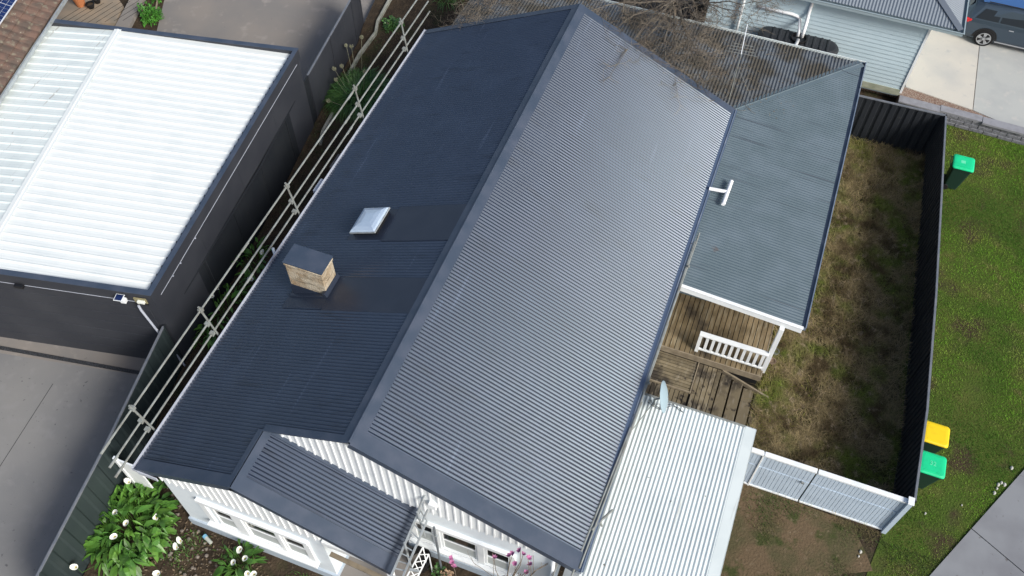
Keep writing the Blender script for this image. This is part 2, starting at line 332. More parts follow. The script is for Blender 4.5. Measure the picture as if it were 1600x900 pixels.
rc = MB(); rc.fbox(T0, Y, RV, RN, -.02, YB+.03, 0, .22, .024, .034).fbox(T0, Y, LV, LN, -.02, YB+.03, 0, .20, .024, .034)
rc.tube([(0, -.02, H+.03), (0, YB+.03, H+.03)], .022, 8); rc.build('ridge_cap', steel_flat, roof)
rc = MB(); rc.fbox(T1, Y, RV, RN, -1.35, .05, 0, .17, .024, .034).fbox(T1, Y, LV, LN, -1.35, -.0, 0, .14, .024, .034); rc.build('ridge_cap', steel_flat, roof)
bc = MB(); bc.fbox(T0, Y, RV, RN, -.04, .34, .02, SL+.04, .026, .036).fbox(T0, Y, RV, RN, -.06, -.04, .02, SL+.04, -.16, .036)
bc.build('barge_capping', steel_flat, roof)
bc = MB(); bc.fbox(T0, Y, LV, LN, -.04, .12, .02, -xs/ct, .026, .036); bc.build('barge_capping', steel_flat, roof)
bc = MB(); bc.fbox(T0, Y, LV, LN, -1.35, -1.10, -xs/ct, SL+.04, .026, .036).fbox(T0, Y, LV, LN, -1.37, -1.35, -xs/ct, SL+.04, -.14, .036); bc.build('barge_capping', steel_flat, roof)
bc = MB(); bc.fbox(T1, Y, RV, RN, -1.35, -1.03, .0, SL2+.03, .026, .036).fbox(T1, Y, RV, RN, -1.37, -1.35, .0, SL2+.03, -.14, .036); bc.build('barge_capping', steel_flat, roof)
bc = MB(); bc.fbox(T0, Y, RV, RN, YB-.20, YB+.03, .02, SL+.04, .026, .036).fbox(T0, Y, RV, RN, YB+.03, YB+.05, .02, SL+.04, -.14, .036); bc.build('barge_capping', steel_flat, roof)
bc = MB(); bc.fbox(T0, Y, LV, LN, YB-.14, YB+.03, .02, SL+.04, .026, .036).fbox(T0, Y, LV, LN, YB+.03, YB+.05, .02, SL+.04, -.14, .036); bc.build('barge_capping', steel_flat, roof)
# apron where the small roof meets the gable wall
MB().fbox(T1, Y, RV, RN, -.02, .09, .1, SL2+.03, .02, .05).build('wall_flashing', steel_flat, roof)
def gutter(name, x, y0, y1, z, side, mat, par, w=.12):
    a = MB(); xo = x+side*w
    lo, hi = min(x, xo), max(x, xo)
    a.box(lo, hi, y0, y1, z-.10, z-.088); a.box(xo-.006, xo+.006, y0, y1, z-.10, z+.015); a.box(x-.004, x+.004, y0, y1, z-.10, z-.01)
    a.box(xo-.014, xo+.014, y0, y1, z+.008, z+.022); a.box(lo, hi, y0-.006, y0, z-.10, z+.005); a.box(lo, hi, y1, y1+.006, z-.10, z+.005)
    return a.build(name, mat, par)
gutter('gutter', -W-.005, -1.38, YB+.03, E_-.0, -1, gut_l, roof)
gutter('gutter', W+.005, -.06, YB+.03, E_-.0, 1, gut_b, roof, .11)
MB().box(W+.0, W+.15, -.05, YB+.02, E_-.004, E_+.004).build('gutter_guard', M('blue flashing', (.075, .11, .18), .45), roof)
MB().box(-4.78, -4.3, -1.40, -1.375, E_-.14, E_+.0).build('gutter', gut_l, roof)
# screw heads in rows on the sheets
b = MB()
for (V_, N_, y0_) in ((RV, RN, .5), (LV, LN, .4)):
    for v in (.35, 1.35, 2.35, 3.35, 4.35, 5.1):
        y = y0_
        while y < YB-.3:
            c = np.array(T0)+np.array(Y)*(round(y/.088)*.088)+np.array(V_)*v
            b.fbox(c, Y, V_, N_, -.007, .007, -.007, .007, .02, .031); y += .176
b.build('screw', steel_flat, roof)['kind'] = 'stuff'
# trays + skylight + chimney
vL = lambda x: -x/ct
plate('tray', tray, T0, LV, LN, 5.33, 6.47, .20, vL(-2.0), .022, .032)
plate('tray', tray, T0, LV, LN, 5.36, 6.40, vL(-2.0)+.002, vL(-2.98), .022, .031)
plate('tray', tray, T0, LV, LN, 3.18, 4.18, .20, vL(-2.5), .022, .032)
plate('tray', tray, T0, LV, LN, 3.22, 4.20, vL(-2.5)+.002, vL(-3.66), .022, .031)
sk = MB(); sk.fbox(T0, Y, LV, LN, 5.55, 6.27, vL(-2.18), vL(-2.88), .03, .13).build('skylight', black, house, bevel=.004)
skl = bpy.data.objects[-1] if 0 else None
skl = [o for o in bpy.data.objects if o.name.startswith('skylight')][0]
q = MB(); q.fbox(T0, Y, LV, LN, 5.46, 6.31, vL(-2.12), vL(-2.86), .15, .19).build('frame', galv, skl, bevel=.006)
rs = []
for (ins, h) in ((.012, .192), (.05, .225), (.14, .255), (.27, .268)):
    u0, u1, v0, v1 = 5.46+ins, 6.31-ins, vL(-2.12)+ins, vL(-2.86)-ins
    rs.append([np.array(T0)+np.array(Y)*u+np.array(LV)*v+np.array(LN)*h for u, v in ((u0, v0), (u1, v0), (u1, v1), (u0, v1))])
q = MB(); q.rings(rs); q.build('dome', dome_m, skl, bevel=.01)
cx0, cx1, cy0, cy1, ctop = -3.55, -2.60, 3.64, 4.15, 4.99
ch = MB(); nn = 6
def ring(z, e): return [(cx0-e, cy0-e, z), (cx1+e, cy0-e, z), (cx1+e, cy1+e, z), (cx0-e, cy1+e, z)]
ch.rings([ring(3.5, 0), ring(4.87, 0), ring(4.90, .02), ring(4.955, .02)])
chim = ch.build('chimney', chim_m, house, bevel=.015)
MB().box(cx0-.03, cx1+.02, cy0-.02, cy1+.04, ctop-.02, ctop+.015).build('chimney_cap', steel_flat, chim, bevel=.004)
fl = MB(); fl.fbox(T0, Y, LV, LN, cy0-.10, cy0-.004, vL(cx1)-.02, vL(cx0)+.06, .03, .075)
fl.fbox(T0, Y, LV, LN, cy0-.10, cy1+.05, vL(cx1)-.09, vL(cx1)-.005, .03, .16); fl.box(cx0-.01, cx1+.01, cy0-.012, cy0-.002, 3.66, 4.16)
fl.build('flashing', tray, chim, bevel=.004)
# windows (front room and gable wall)
def win(x0, x1, z0, z1, y):
    f = MB(); t = .055
    f.box(x0-t, x1+t, y-.05, y+.01, z1, z1+t).box(x0-t, x0, y-.045, y+.01, z0, z1).box(x1, x1+t, y-.045, y+.01, z0, z1).box(x0-t, x1+t, y-.07, y+.01, z0-t, z0)
    f.box(x0, x1, y-.03, y-.004, (z0+z1)/2-.02, (z0+z1)/2+.02)
    o = f.build('window', paint, house, bevel=.004)
    MB().box(x0, x1, y-.012, y-.002, (z0+z1)/2+.02, z1).build('pane', glass, o)
    MB().box(x0, x1, y-.012, y-.002, z0, (z0+z1)/2-.02).build('pane', curtain, o)
for (yw, X0, X1, trio) in ((-1.22, -3.68, -.88, ((-3.34, -2.90), (-2.52, -1.78), (-1.55, -1.06))), (.1, .9, 3.45, ((1.0, 1.45), (1.72, 2.5), (2.78, 3.3)))):
    q = MB(); q.box(X0, X1, yw-.09, yw-.001, 2.12, 2.26); q.box(X0, X0+.16, yw-.06, yw-.001, .92, 2.12); q.box(X1-.16, X1, yw-.06, yw-.001, .92, 2.12)
    q.box(X0-.04, X1+.04, yw-.16, yw-.001, .84, .92)
    for k in range(2):
        a = trio[k][1]+.05; c = trio[k+1][0]-.05
        if c-a > .12: q.box(a+.01, c-.01, yw-.075, yw-.001, .92, 2.12)
    q.build('window_surround', paint, house, bevel=.006)
    for (a, c) in trio: win(a, c, 1.02, 2.02, yw)
# porch under the small roof
q = MB(); q.box(-.46, 1.14, -1.27, -1.17, 2.50, 2.70).box(1.04, 1.14, -1.17, .1, 2.50, 2.68); q.build('porch_beam', paint, house, bevel=.006)
MB().box(1.03, 1.15, -1.28, -1.16, 0, 2.5).build('post', paint, house, bevel=.006)
MB().box(-.46, 1.2, -1.4, .05, 0, .22).build('porch_floor', conc_back, house)
dr = MB().box(-.1, .75, .06, .099, .23, 2.25).build('door', M('front door', (.10, .11, .13), .5), house); MB().tube([(.66, .03, 1.2), (.66, .05, 1.2)], .025).build('handle', galv, dr)
MB().box(1.55, 1.72, -.05, .06, 3.52, 3.72).build('junction_box', paint, house, bevel=.01)
MB().tube([(-4.7, -1.1, 3.0), (-4.62, -1.1, 2.85), (-4.5, -1.05, 2.7), (-4.5, -1.02, .1)], .035, 10).build('downpipe', gut_l, house, smooth=True)
MB().tube([(4.3, .02, 2.95), (4.3, .02, .1)], .04, 10).build('downpipe', paint, house, smooth=True)
MB().box(-5.12, -4.93, 7.25, 7.72, 2.86, 2.98).build('rain_head', gut_l, house, bevel=.01)
MB().tube([(-4.98, 4.6, 2.75), (-4.98, 4.95, 2.98), (-5.12, 5.1, 3.02)], .04, 10).build('vent_pipe', paint, house, smooth=True)
# ------------------------------------------------------------------ low wing roof (verandah side + back)
vx, zg, yf, yb = 8.06, 2.75, 7.78, 18.08
vs = .08; hx = 4.77; hz = zg+vs*(vx-hx); hy = 14.32; bs = (hz-zg)/(yb-hy)
va = math.atan(vs); VV = (math.cos(va), 0, -math.sin(va)); VN = (math.sin(va), 0, math.cos(va)); x0v = 4.60; O1 = (x0v, 0, zg+vs*(vx-x0v)); L1 = (vx-x0v)/math.cos(va)
ba = math.atan(bs); BV = (0, math.cos(ba), -math.sin(ba)); BN = (0, math.sin(ba), math.cos(ba)); O2 = (0, hy-.2, zg+bs*(yb-hy+.2)); L2 = (yb-hy+.2)/math.cos(ba)
wr = MB(); wr.prism([(x0v, 0, O1[2]-.02), (vx, 0, zg-.02), (vx, 0, zg-.12), (x0v, 0, O1[2]-.12)], (0, 1, 0))
wr = MB(); wr.add([(x0v, yf, O1[2]-.01), (vx, yf, zg-.01), (vx, yb, zg-.01), (hx, hy, hz-.01), (x0v, hy, hz+.0), (-4.3, hy-.1, hz-.01), (-4.3, yb, zg-.01),
     (x0v, yf, zg-.12), (vx, yf, zg-.12), (vx, yb, zg-.12), (x0v, hy, zg-.12), (-4.3, hy-.1, zg-.12), (-4.3, yb, zg-.12)],
    [(0, 1, 2, 3, 4), (4, 3, 2, 6, 5), (0, 7, 8, 1), (1, 8, 9, 2), (2, 9, 12, 6), (6, 12, 11, 5), (5, 11, 10, 4), (4, 10, 7, 0), (7, 10, 11, 12, 9, 8)])
wroof = wr.build('verandah_roof', oldsteel, house)
hipv = lambda y: (x0v if 0 else 0)
def vlim(y):  # down-slope start: right of the hip
    if y <= hy: return .0
    return (hx+(vx-hx)*(y-hy)/(yb-hy)-x0v)/math.cos(va)
corr('roof_sheet', oldsteel, wroof, O1, Y, VV, VN, yf, yb-.03, lambda u: vlim(u), L1+.02, amp=.0085, off=.012)
def blim(x):
    if x <= hx: return 0
    return (hy+(yb-hy)*(x-hx)/(vx-hx)-(hy-.2))/math.cos(ba)
corr('roof_sheet', backsteel, wroof, O2, (1, 0, 0), BV, BN, -4.3, vx-.03, lambda u: blim(u), L2+.02, pitch=.10, amp=.015, off=.018)
q = MB()
hp0 = np.array([hx-.05, hy-.1, hz+.012]); hp1 = np.array([vx, yb, zg+.012]); dd = hp1-hp0; dd /= np.linalg.norm(dd)
sd = np.cross(dd, (0, 0, 1)); sd /= np.linalg.norm(sd)
q.add([hp0+(0, 0, .02), hp1+(0, 0, .02), hp1+sd*.15+(0, 0, .006), hp0+sd*.15+(0, 0, .006), hp1-sd*.15+(0, 0, .006), hp0-sd*.15+(0, 0, .006)], [(0, 3, 2, 1), (0, 1, 4, 5)])
q.tube([hp0+(0, 0, .02), hp1+(0, 0, .02)], .022, 8); q.build('hip_cap', oldsteel, wroof)
gutter('gutter', vx+.01, yf-.02, yb+.10, zg, 1, gut_b, wroof, .12)
q = MB(); q.box(-4.35, vx+.14, yb+.105, yb+.117, zg-.1, zg+.015).box(-4.35, vx+.14, yb+.01, yb+.105, zg-.10, zg-.088).box(-4.35, vx+.14, yb+.098, yb+.125, zg+.006, zg+.022); q.build('gutter', white_roof, wroof)
q = MB(); q.prism([(x0v+.1, yf-.03, O1[2]-.0), (vx+.06, yf-.03, zg-.0), (vx+.06, yf-.03, zg-.19), (x0v+.1, yf-.03, O1[2]-.19)], (0, -.05, 0)); q.prism([(x0v+.1, yf-.10, O1[2]+.025), (vx+.07, yf-.10, zg+.025), (vx+.07, yf-.10, zg+.005), (x0v+.1, yf-.10, O1[2]+.005)], (0, .09, 0)); q.build('fascia', paint, wroof, bevel=.005)
MB().box(7.60, 7.72, 7.60, 7.72, .5, 2.6).build('post', paint, house, bevel=.006)
MB().box(7.60, 7.72, 12.6, 12.72, .5, 2.6).build('post', paint, house, bevel=.006)
# T shaped vent pipe
tp = thing('vent_pipe', (5.2, 11.1, 3.0), 'white T-shaped pipe lying along the grey verandah roof', 'pipe')
zt = O1[2]-vs*(5.4-x0v)+.16
MB().tube([at(1130, 319, zt), at(1143, 283, zt)], .055, 16).tube([at(1129.9, 319.5, zt), at(1130, 319, zt)], .052, 16).build('cross_pipe', M('white pvc', (.82, .83, .84), .4, .5), tp, smooth=False)
MB().tube([at(1137, 300, zt), at(1108, 294.5, zt+.02)], .05, 14).build('stub_pipe', bpy.data.materials['white pvc'], tp)
MB().tube([at(1137, 300, zt), at(1137, 300, zt)-np.array([0, 0, .16])], .03, 10).build('bracket', galv, tp)
# ------------------------------------------------------------------ decking, steps, balustrade
dk = thing('timber_deck', (6, 8, 0), 'weathered brown timber deck with steps under the verandah roof', 'deck')
def boards(mb, x0, x1, y0, y1, z, along, w=.14, g=.018, t=.025):
    if along == 'y':
        x = x0
        while x < x1-.02: mb.box(x, min(x+w-g, x1), y0, y1, z-t, z); x += w
    else:
        y = y0
        while y < y1-.02: mb.box(x0, x1, y, min(y+w-g, y1), z-t, z); y += w
q = MB(); boards(q, 4.3, 7.62, 7.42, 14.0, .6, 'y'); q.build('upper_deck', timber, dk)
q = MB(); q.box(4.3, 7.66, 7.385, 7.415, .38, .61).box(7.63, 7.66, 7.42, 14, .38, .6); q.build('edge_board', timber_g, dk)
q = MB(); boards(q, 4.5, 6.0, 6.42, 7.37, .37, 'x', .10); q.build('landing_mat', timber_d, dk)
q = MB(); q.box(6.0, 6.03, 6.38, 7.37, .33, .40).box(4.5, 6.0, 6.385, 6.415, .33, .40); q.build('landing_trim', timber_g, dk)
q = MB(); boards(q, 6.04, 6.66, 4.9, 7.38, .35, 'y', .125); boards(q, 4.5, 6.02, 4.9, 6.38, .33, 'y', .125); q.build('landing', timber_d, dk)
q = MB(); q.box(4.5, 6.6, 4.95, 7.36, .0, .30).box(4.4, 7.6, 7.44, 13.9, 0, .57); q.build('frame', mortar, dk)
for k in range(4):
    x = 6.68+k*.325; z = .27-k*.075
    MB().box(x, x+.278, 4.95, 7.33-k*.06, z-.04, z).box(x+.01, x+.03, 4.95, 7.3-k*.06, 0, z-.04).build('step', timber_d, dk, bevel=.006)
MB().bar((6.66, 7.40, .30), (8.02, 7.16, .05), .05, .14).build('stringer', timber_g, dk, bevel=.005)
bl = MB(); 
bal = thing('balustrade', (6.7, 7.58, .6), 'white slatted balustrade on the front edge of the timber deck', 'balustrade')
MB().box(5.80, 7.62, 7.52, 7.66, 1.40, 1.45).build('top_rail', paint, bal, bevel=.006)
MB().box(5.84, 7.6, 7.56, 7.61, .70, .76).build('bottom_rail', paint, bal, bevel=.004)
MB().box(5.80, 5.89, 7.54, 7.63, .6, 1.40).build('post', paint, bal, bevel=.004)
for k in range(10):
    x = 6.0+k*.165; MB().box(x, x+.075, 7.57, 7.595, .76, 1.40).build('baluster', paint, bal)
for i, (px, py, c_, lab) in enumerate(((1212, 549, (.20, .22, .22), 'grey round pot beside the corner of the deck'), (1207, 564, (.28, .20, .16), 'brown round pot beside the corner of the deck'))):
    c = at(px, py, .14); q = MB(); m_ = M('pot', c_, .8)
    q.rings([[(c[0]+r*math.cos(a), c[1]+r*math.sin(a), z) for a in np.linspace(0, 2*math.pi, 16, endpoint=False)] for r, z in ((.07, 0), (.10, .14), (.105, .15), (.085, .15), (.08, .11))])
    tag(q.build('garden_pot', m_, smooth=False), lab, 'pot')

# ------------------------------------------------------------------ white carport roof on the right
cp = thing('carport', (6.2, 1.5, 0), 'white corrugated carport roof beside the house, at the bottom of the picture', 'carport')
cz0, cz1, yc0, yc1 = 2.50, 2.62, -.9, 4.62; ca = math.atan((cz1-cz0)/(yc1-yc0))
CV = (0, math.cos(ca), math.sin(ca)); CN = (0, -math.sin(ca), math.cos(ca)); CO = (0, yc0, cz0)
MB().fbox(CO, (1, 0, 0), CV, CN, 4.58, 7.44, .02, (yc1-yc0)-.02, -.10, -.012).build('roof_frame', galv, cp)
corr('roof_sheet', white_roof, cp, CO, (1, 0, 0), CV, CN, 4.55, 7.44, 0, (yc1-yc0)/math.cos(ca), pitch=.092, amp=.012)
MB().fbox(CO, (1, 0, 0), CV, CN, 7.38, 7.64, -.02, (yc1-yc0)+.04, .014, .026).fbox(CO, (1, 0, 0), CV, CN, 7.62, 7.64, -.02, (yc1-yc0)+.04, -.16, .026).build('barge_capping', white_roof, cp, bevel=.004)
MB().fbox(CO, (1, 0, 0), CV, CN, 4.56, 7.62, (yc1-yc0)+.0, (yc1-yc0)+.06, -.09, .02).build('rear_gutter', rail_m, cp, bevel=.006)
MB().fbox(CO, (1, 0, 0), CV, CN, 4.55, 4.85, -.0, (yc1-yc0)-.05, .03, .045).build('wall_flashing', galv, cp)
for (x, y) in ((7.42, 4.4), (7.42, -.7)): MB().box(x-.04, x+.04, y-.04, y+.04, 0, 2.45).build('post', paint, cp)
b = MB()
for k in range(14):
    c = np.array(CO)+np.array((random.uniform(5, 7.4), 0, 0))+np.array(CV)*random.uniform(.3, 5)+np.array(CN)*.02
    b.add([c+np.array((random.uniform(-.03, .03), random.uniform(-.03, .03), random.uniform(0, .012))) for _ in range(4)], [(0, 1, 2, 3)])
tag(b.build('fallen_leaves', litter), 'a few dark dead leaves scattered on the white carport roof', 'leaves', kind='stuff')
# dish
dc = at(1037, 620, 3.25); ns = np.array([.93, .30, .12])-FW*.30; ns /= np.linalg.norm(ns)
ds = thing('satellite_dish', (dc[0]-.3, dc[1]-.4, 2.6), 'grey-blue satellite dish seen edge on above the back corner of the white carport roof', 'dish')
ax = np.cross(ns, FW); ax /= np.linalg.norm(ax); ay = np.cross(ns, ax)
q = MB(); rs = []
for r, h in ((.001, -.075), (.12, -.066), (.24, -.04), (.33, -.012), (.37, 0), (.375, .004), (.36, -.008), (.24, -.052), (.12, -.078), (.001, -.09)):
    rs.append([dc+ns*h*-1+ (ax*math.cos(a)+ay*.92*math.sin(a))*r for a in np.linspace(0, 2*math.pi, 32, endpoint=False)])
q.rings(rs, close=False); q.build('reflector', dishm, ds, smooth=True)
q = MB(); bk = dc+ns*.09; base = np.array([5.05, 4.25, 2.62]); q.tube([bk, base+(.2, .15, .35), base+(.2, .15, 0)], .022, 8); q.tube([base+(.2, .15, .25), (4.95, 3.6, 2.62)], .010, 6); q.build('mount', rail_m, ds)
q = MB(); lnb = dc-ns*.35-UP*.1; q.tube([dc-UP*.33, lnb], .010, 6).tube([lnb, lnb+ns*.07], .03, 10); q.build('feed_arm', rail_m, ds)
q = MB()
pts = [base+(.2, .15, .12)]
for (px, py) in ((1052, 632), (1060, 640), (1068, 645), (1060, 637), (1050, 634), (1030, 640), (1012, 628)): pts.append(at(px, py, 2.68))
q.tube(pts, .007, 5); tag(q.build('cable', black), 'thin black cable looped on the white carport roof below the dish', 'cable')

# ------------------------------------------------------------------ edge protection rails
def rails(label, x, segs, posts, grp, lean):
    t = thing('guard_rail', (x, 6, E_), label, 'guard rail', grp)
    for (y0, y1, zz, xo) in segs:
        L = y1-y0; cuts = np.linspace(y0, y1, 4)
        for i in range(3):
            MB().tube([(x+xo, cuts[i]-(.25 if i else 0), zz+.0), (x+xo, cuts[i+1], zz)], .024, 8).tube([(x+xo+.005, cuts[i]-.28, zz), (x+xo+.005, cuts[i]+.02, zz)], .032, 8, True).build('rail', rail_m, t, smooth=False)
    for y in posts:
        q = MB(); q.tube([(x-lean*.9, y+.14, E_-.28), (x+lean*.05, y, E_+1.22)], .026, 8)
        for (_, _, zz, xo) in segs: q.box(x+xo-.05, x+xo+.05, y-.03, y+.07, zz-.05, zz+.05)
        q.box(min(x-lean*.9, x-lean*4), max(x-lean*.9, x-lean*4), y+.1, y+.16, E_-.30, E_-.24)
        q.build('post', rail_m, t)
rails('three grey pipe safety rails along the left gutter of the dark roof', -5.1, [(-1.33, 15.6, 4.18, 0), (-1.38, 15.05, 3.60, .0), (-1.42, 15.1, 3.18, .0)], (-.5, 2.2, 6.25, 10.1, 13.15), 'roof edge guard rails', -.06)
r2 = thing('guard_rail', (5.1, 3, E_), 'grey pipe safety rails bunched along the right gutter of the dark roof', 'guard rail', 'roof edge guard rails')
for k, (pa, pb, zz) in enumerate((((1093, 364), (1012, 592), 3.13), ((1086, 378), (1005, 612), 3.13), ((1044, 505), (972, 712), 3.13), ((1015, 590), (934, 812), 3.13), ((1003, 628), (905, 888), 3.13), ((985, 668), (893, 900), 3.13))):
    MB().tube([at(*pa, zz), at(*pb, zz)], .022, 8).build('rail', rail_m, r2)
for (px, py) in ((1075, 418), (1013, 600)):
    c = at(px, py, 3.13); MB().tube([c+(-.15, 0, -.1), c+(.02, 0, .06)], .03, 8).build('post', rail_m, r2)
a = at(925, 828, 3.15); c = at(957, 797, 2.85); MB().tube([a, a*.5+c*.5+(0, 0, .05), c], .028, 8).tube([a*.6+c*.4, a*.6+c*.4+(.05, .02, -.25)], .024, 6).build('post', rail_m, r2)

# ------------------------------------------------------------------ fences
def fence(name, P, z0, h, mat, label, side=1, pitch=.19, depth=.03, rail=True, post_at=None, style='rib', rmat=None, cat='fence', grp=None):
    P = [np.array((p[0], p[1], 0.)) for p in P]; t = thing(name, (P[0]+P[-1])/2+(0, 0, z0), label, cat, grp)
    for i in range(len(P)-1):
        a, c = P[i], P[i+1]; L = np.linalg.norm(c-a); U = (c-a)/L; N = np.cross(U, (0, 0, 1))*side
        if style == 'rib': prof = [(0, 0), (.30, 0), (.40, depth), (.90, depth), (.999, 0)]
        else: prof = [(0, 0), (.06, depth*.5), (.12, 0), (.5, 0), (.56, depth*.5), (.62, 0)]
        o = corr('infill_panel', mat, t, a+(0, 0, z0), U, (0, 0, 1), N, 0, L, .03, h-.02, pitch=pitch, prof=prof, off=-depth/2)
        sm = o.modifiers.new('thick', 'SOLIDIFY'); sm.thickness = .004
        MB().bar(a+(0, 0, z0+h-.01), c+(0, 0, z0+h-.01), .055, .045).build('top_rail', rmat or mat, t, bevel=.004)
        MB().bar(a+(0, 0, z0+.03), c+(0, 0, z0+.03), .05, .06).build('bottom_rail', mat, t)
        n = max(1, round(L/2.4))
        for k in range(n+(i == len(P)-2)):
            p = a+U*L*k/n; MB().fbox(p, U, N, (0, 0, 1), -.03, .03, -.035, .035, z0-.2, z0+h+.005).build('post', mat, t)
    return t
frail = M('grey fence rail', (.13, .145, .17), .5, noise=[((.18, .19, .21), 4, .4, .7)])
fence('steel_fence', [(10.99, 17.83), (11.17, 14.57), (11.38, 10.78), (11.52, 7.17), (11.50, 4.68)], -.02, 1.8, fence_m, 'charcoal steel fence between the yard and the green lawn, beside the wheelie bins', -1, rmat=frail)
fence('steel_fence', [(10.95, 17.87), (4.5, 17.87+.6)], -.02, 1.8, fence_m, 'charcoal ribbed steel fence at the back of the yard, before the pale blue house', 1, rmat=fence_m) if 0 else fence('steel_fence', [(8.0, 17.80), (10.97, 17.87)], -.02, 1.8, fence_m, 'charcoal ribbed steel fence at the back of the yard, before the pale blue house', 1, pitch=.26, depth=.04, rmat=frail)
fence('steel_fence', LF[5:9], LZ, 1.8-LZ, fence_g, 'green-grey steel fence beside the driveway, in the bottom left corner', 1, pitch=.52, depth=.03, rmat=frail)
fence('steel_fence', LF[2:6], LZ, 1.8-LZ, fence_m, 'charcoal steel fence along the side of the white-roofed garage', 1, pitch=.8, depth=.006, rmat=fence_m)
fence('steel_fence', LF[0:3], LZ, 1.8-LZ, darkwall, 'dark steel fence beside the rear concrete, behind the garage', 1, pitch=.8, depth=.006, rmat=frail)
fence('steel_fence', [(-8.2, 21.0), (-2, 20.7), (2.4, 20.4)], 0, 1.8, dark, 'black steel fence behind the back roof under the bare tree', 1, rmat=dark)
# white gate
gt = thing('slatted_gate', (9.6, 4.6, 0), 'pale blue-white slatted double gate between the carport and the charcoal fence', 'gate')
gx = [(7.62, 8.02), (8.05, 9.28), (9.31, 11.34)]
for (a, c) in gx:
    q = MB(); n = max(2, int((c-a)/.088)); st_ = (c-a)/n
    for k in range(n): q.box(a+k*st_, a+k*st_+st_-.009, 4.575, 4.595, .10, 1.12); q.box(a+k*st_, a+k*st_+st_-.009, 4.575, 4.595, 1.17, 1.74)
    q.build('slat_panel', slat_m, gt)
    q = MB(); q.box(a, c, 4.596, 4.615, 1.10, 1.19).box(a, c, 4.598, 4.61, .1, 1.74); q.build('backing', slat_m, gt)
    q = MB(); q.box(a, c, 4.54, 4.66, 1.74, 1.80); q.build('top_rail', paint, gt, bevel=.006)
    q = MB(); q.box(a, c, 4.55, 4.63, .04, .10); q.build('bottom_rail', paint, gt, bevel=.005)
for x in (11.40, 8.035): MB().box(x-.055 if x > 9 else x-.02, x+.055 if x > 9 else x+.02, 4.50 if x > 9 else 4.55, 4.64, 0, 1.86 if x > 9 else 1.78).build('post', slat_m if x > 9 else paint, gt, bevel=.005)
MB().box(11.33, 11.47, 4.48, 4.68, 1.86, 1.885).build('post_cap', paint, gt, bevel=.004)
MB().box(9.1, 9.16, 4.53, 4.57, 1.05, 1.12).build('latch', galv, gt)
# white board beside the house (side gate seen from its narrow side)
sg = thing('side_gate', (-5.9, -.95, 0), 'white board side gate post between the left fence and the front corner of the house', 'gate')
a = at(178, 716, y=-.95); c = at(206, 722, y=-.95)
MB().box(a[0], a[0]+.10, -.99, -.91, 0, 1.80).build('post', paint, sg, bevel=.008)
MB().box(a[0]+.10, a[0]+.62, -.97, -.93, .12, 1.74).build('board', paint, sg, bevel=.004)

# ------------------------------------------------------------------ garage with the white roof
zp = 3.2
FR, BR, BL, F0 = at(235, 462, zp), at(466, 76, zp), at(74, 29, zp), at(0, 428, zp)
FL = F0+(F0-FR)*1.15; FL[2] = zp
gar = thing('garage', ((FR+BL)/2*np.array([1, 1, 0])+(0, 0, LZ)), 'charcoal garage with a bright white ribbed roof and parapet, left of the house', 'garage')
q = MB(); ins = .12
def inset(p, c, k): v = c-p; v[2] = 0; v /= np.linalg.norm(v); return p+v*k
ctr = (FR+BR+BL+FL)/4
iq = [inset(p.copy(), ctr, .17) for p in (FR, BR, BL, FL)]; oq = [p.copy() for p in (FR, BR, BL, FL)]
wq = [inset(p.copy(), ctr, .08) for p in (FR, BR, BL, FL)]
q.rings([[(p[0], p[1], LZ) for p in wq], [(p[0], p[1], zp-.3) for p in wq]]); gw = q.build('wall', darkwall, gar)
q = MB(); q.rings([[(p[0], p[1], zp-.36) for p in oq], [(p[0], p[1], zp-.005) for p in oq], [(p[0], p[1], zp-.005) for p in iq], [(p[0], p[1], zp-.25) for p in iq], [(p[0], p[1], zp-.36) for p in iq], [(p[0], p[1], zp-.36) for p in oq]], close=False); q.build('parapet', darkwall, gar)
q = MB(); oq2 = [inset(p.copy(), ctr, -.015) for p in oq]; iq2 = [inset(p.copy(), ctr, .02) for p in iq]
q.rings([[(p[0], p[1], zp) for p in oq2], [(p[0], p[1], zp+.014) for p in oq2], [(p[0], p[1], zp+.014) for p in iq2], [(p[0], p[1], zp) for p in iq2], [(p[0], p[1], zp) for p in oq2]], close=False); q.build('parapet_cap', steel_flat, gar)
# roof sheets: bilinear over the inner quad, ridge between
def gsheet(name, A, B_, C, D, n, mat):
    # A,B front edge left->right ; D,C back edge ; ribs run A->B
    A, B_, C, D = map(np.asarray, (A, B_, C, D)); vs_ = []; hs = []
    for k in range(n):
        for f, h in ((0, 0), (.10, .034), (.22, .034), (.32, 0), (.5, .004), (.66, .0)): vs_.append((k+f)/n); hs.append(h)
    vs_.append(1); hs.append(0); P = []; F = []
    for t, h in zip(vs_, hs): P.append(A+(D-A)*t+(0, 0, h)); P.append(B_+(C-B_)*t+(0, 0, h))
    for i in range(len(vs_)-1): F.append((2*i, 2*i+1, 2*i+3, 2*i+2))
    return npmesh(name, P, F, mat, gar)
r0, r1 = at(0, 358, zp+.02), at(184, 47, zp+.02); rd = r1-r0; rf = r0-rd*.62
zr_ = zp-.02; ze = zp-.14
def pz(p, z): return np.array([p[0], p[1], z])
fr_i, br_i = iq[0], iq[1]; bl_i = iq[2]
A = pz(rf, zr_); 
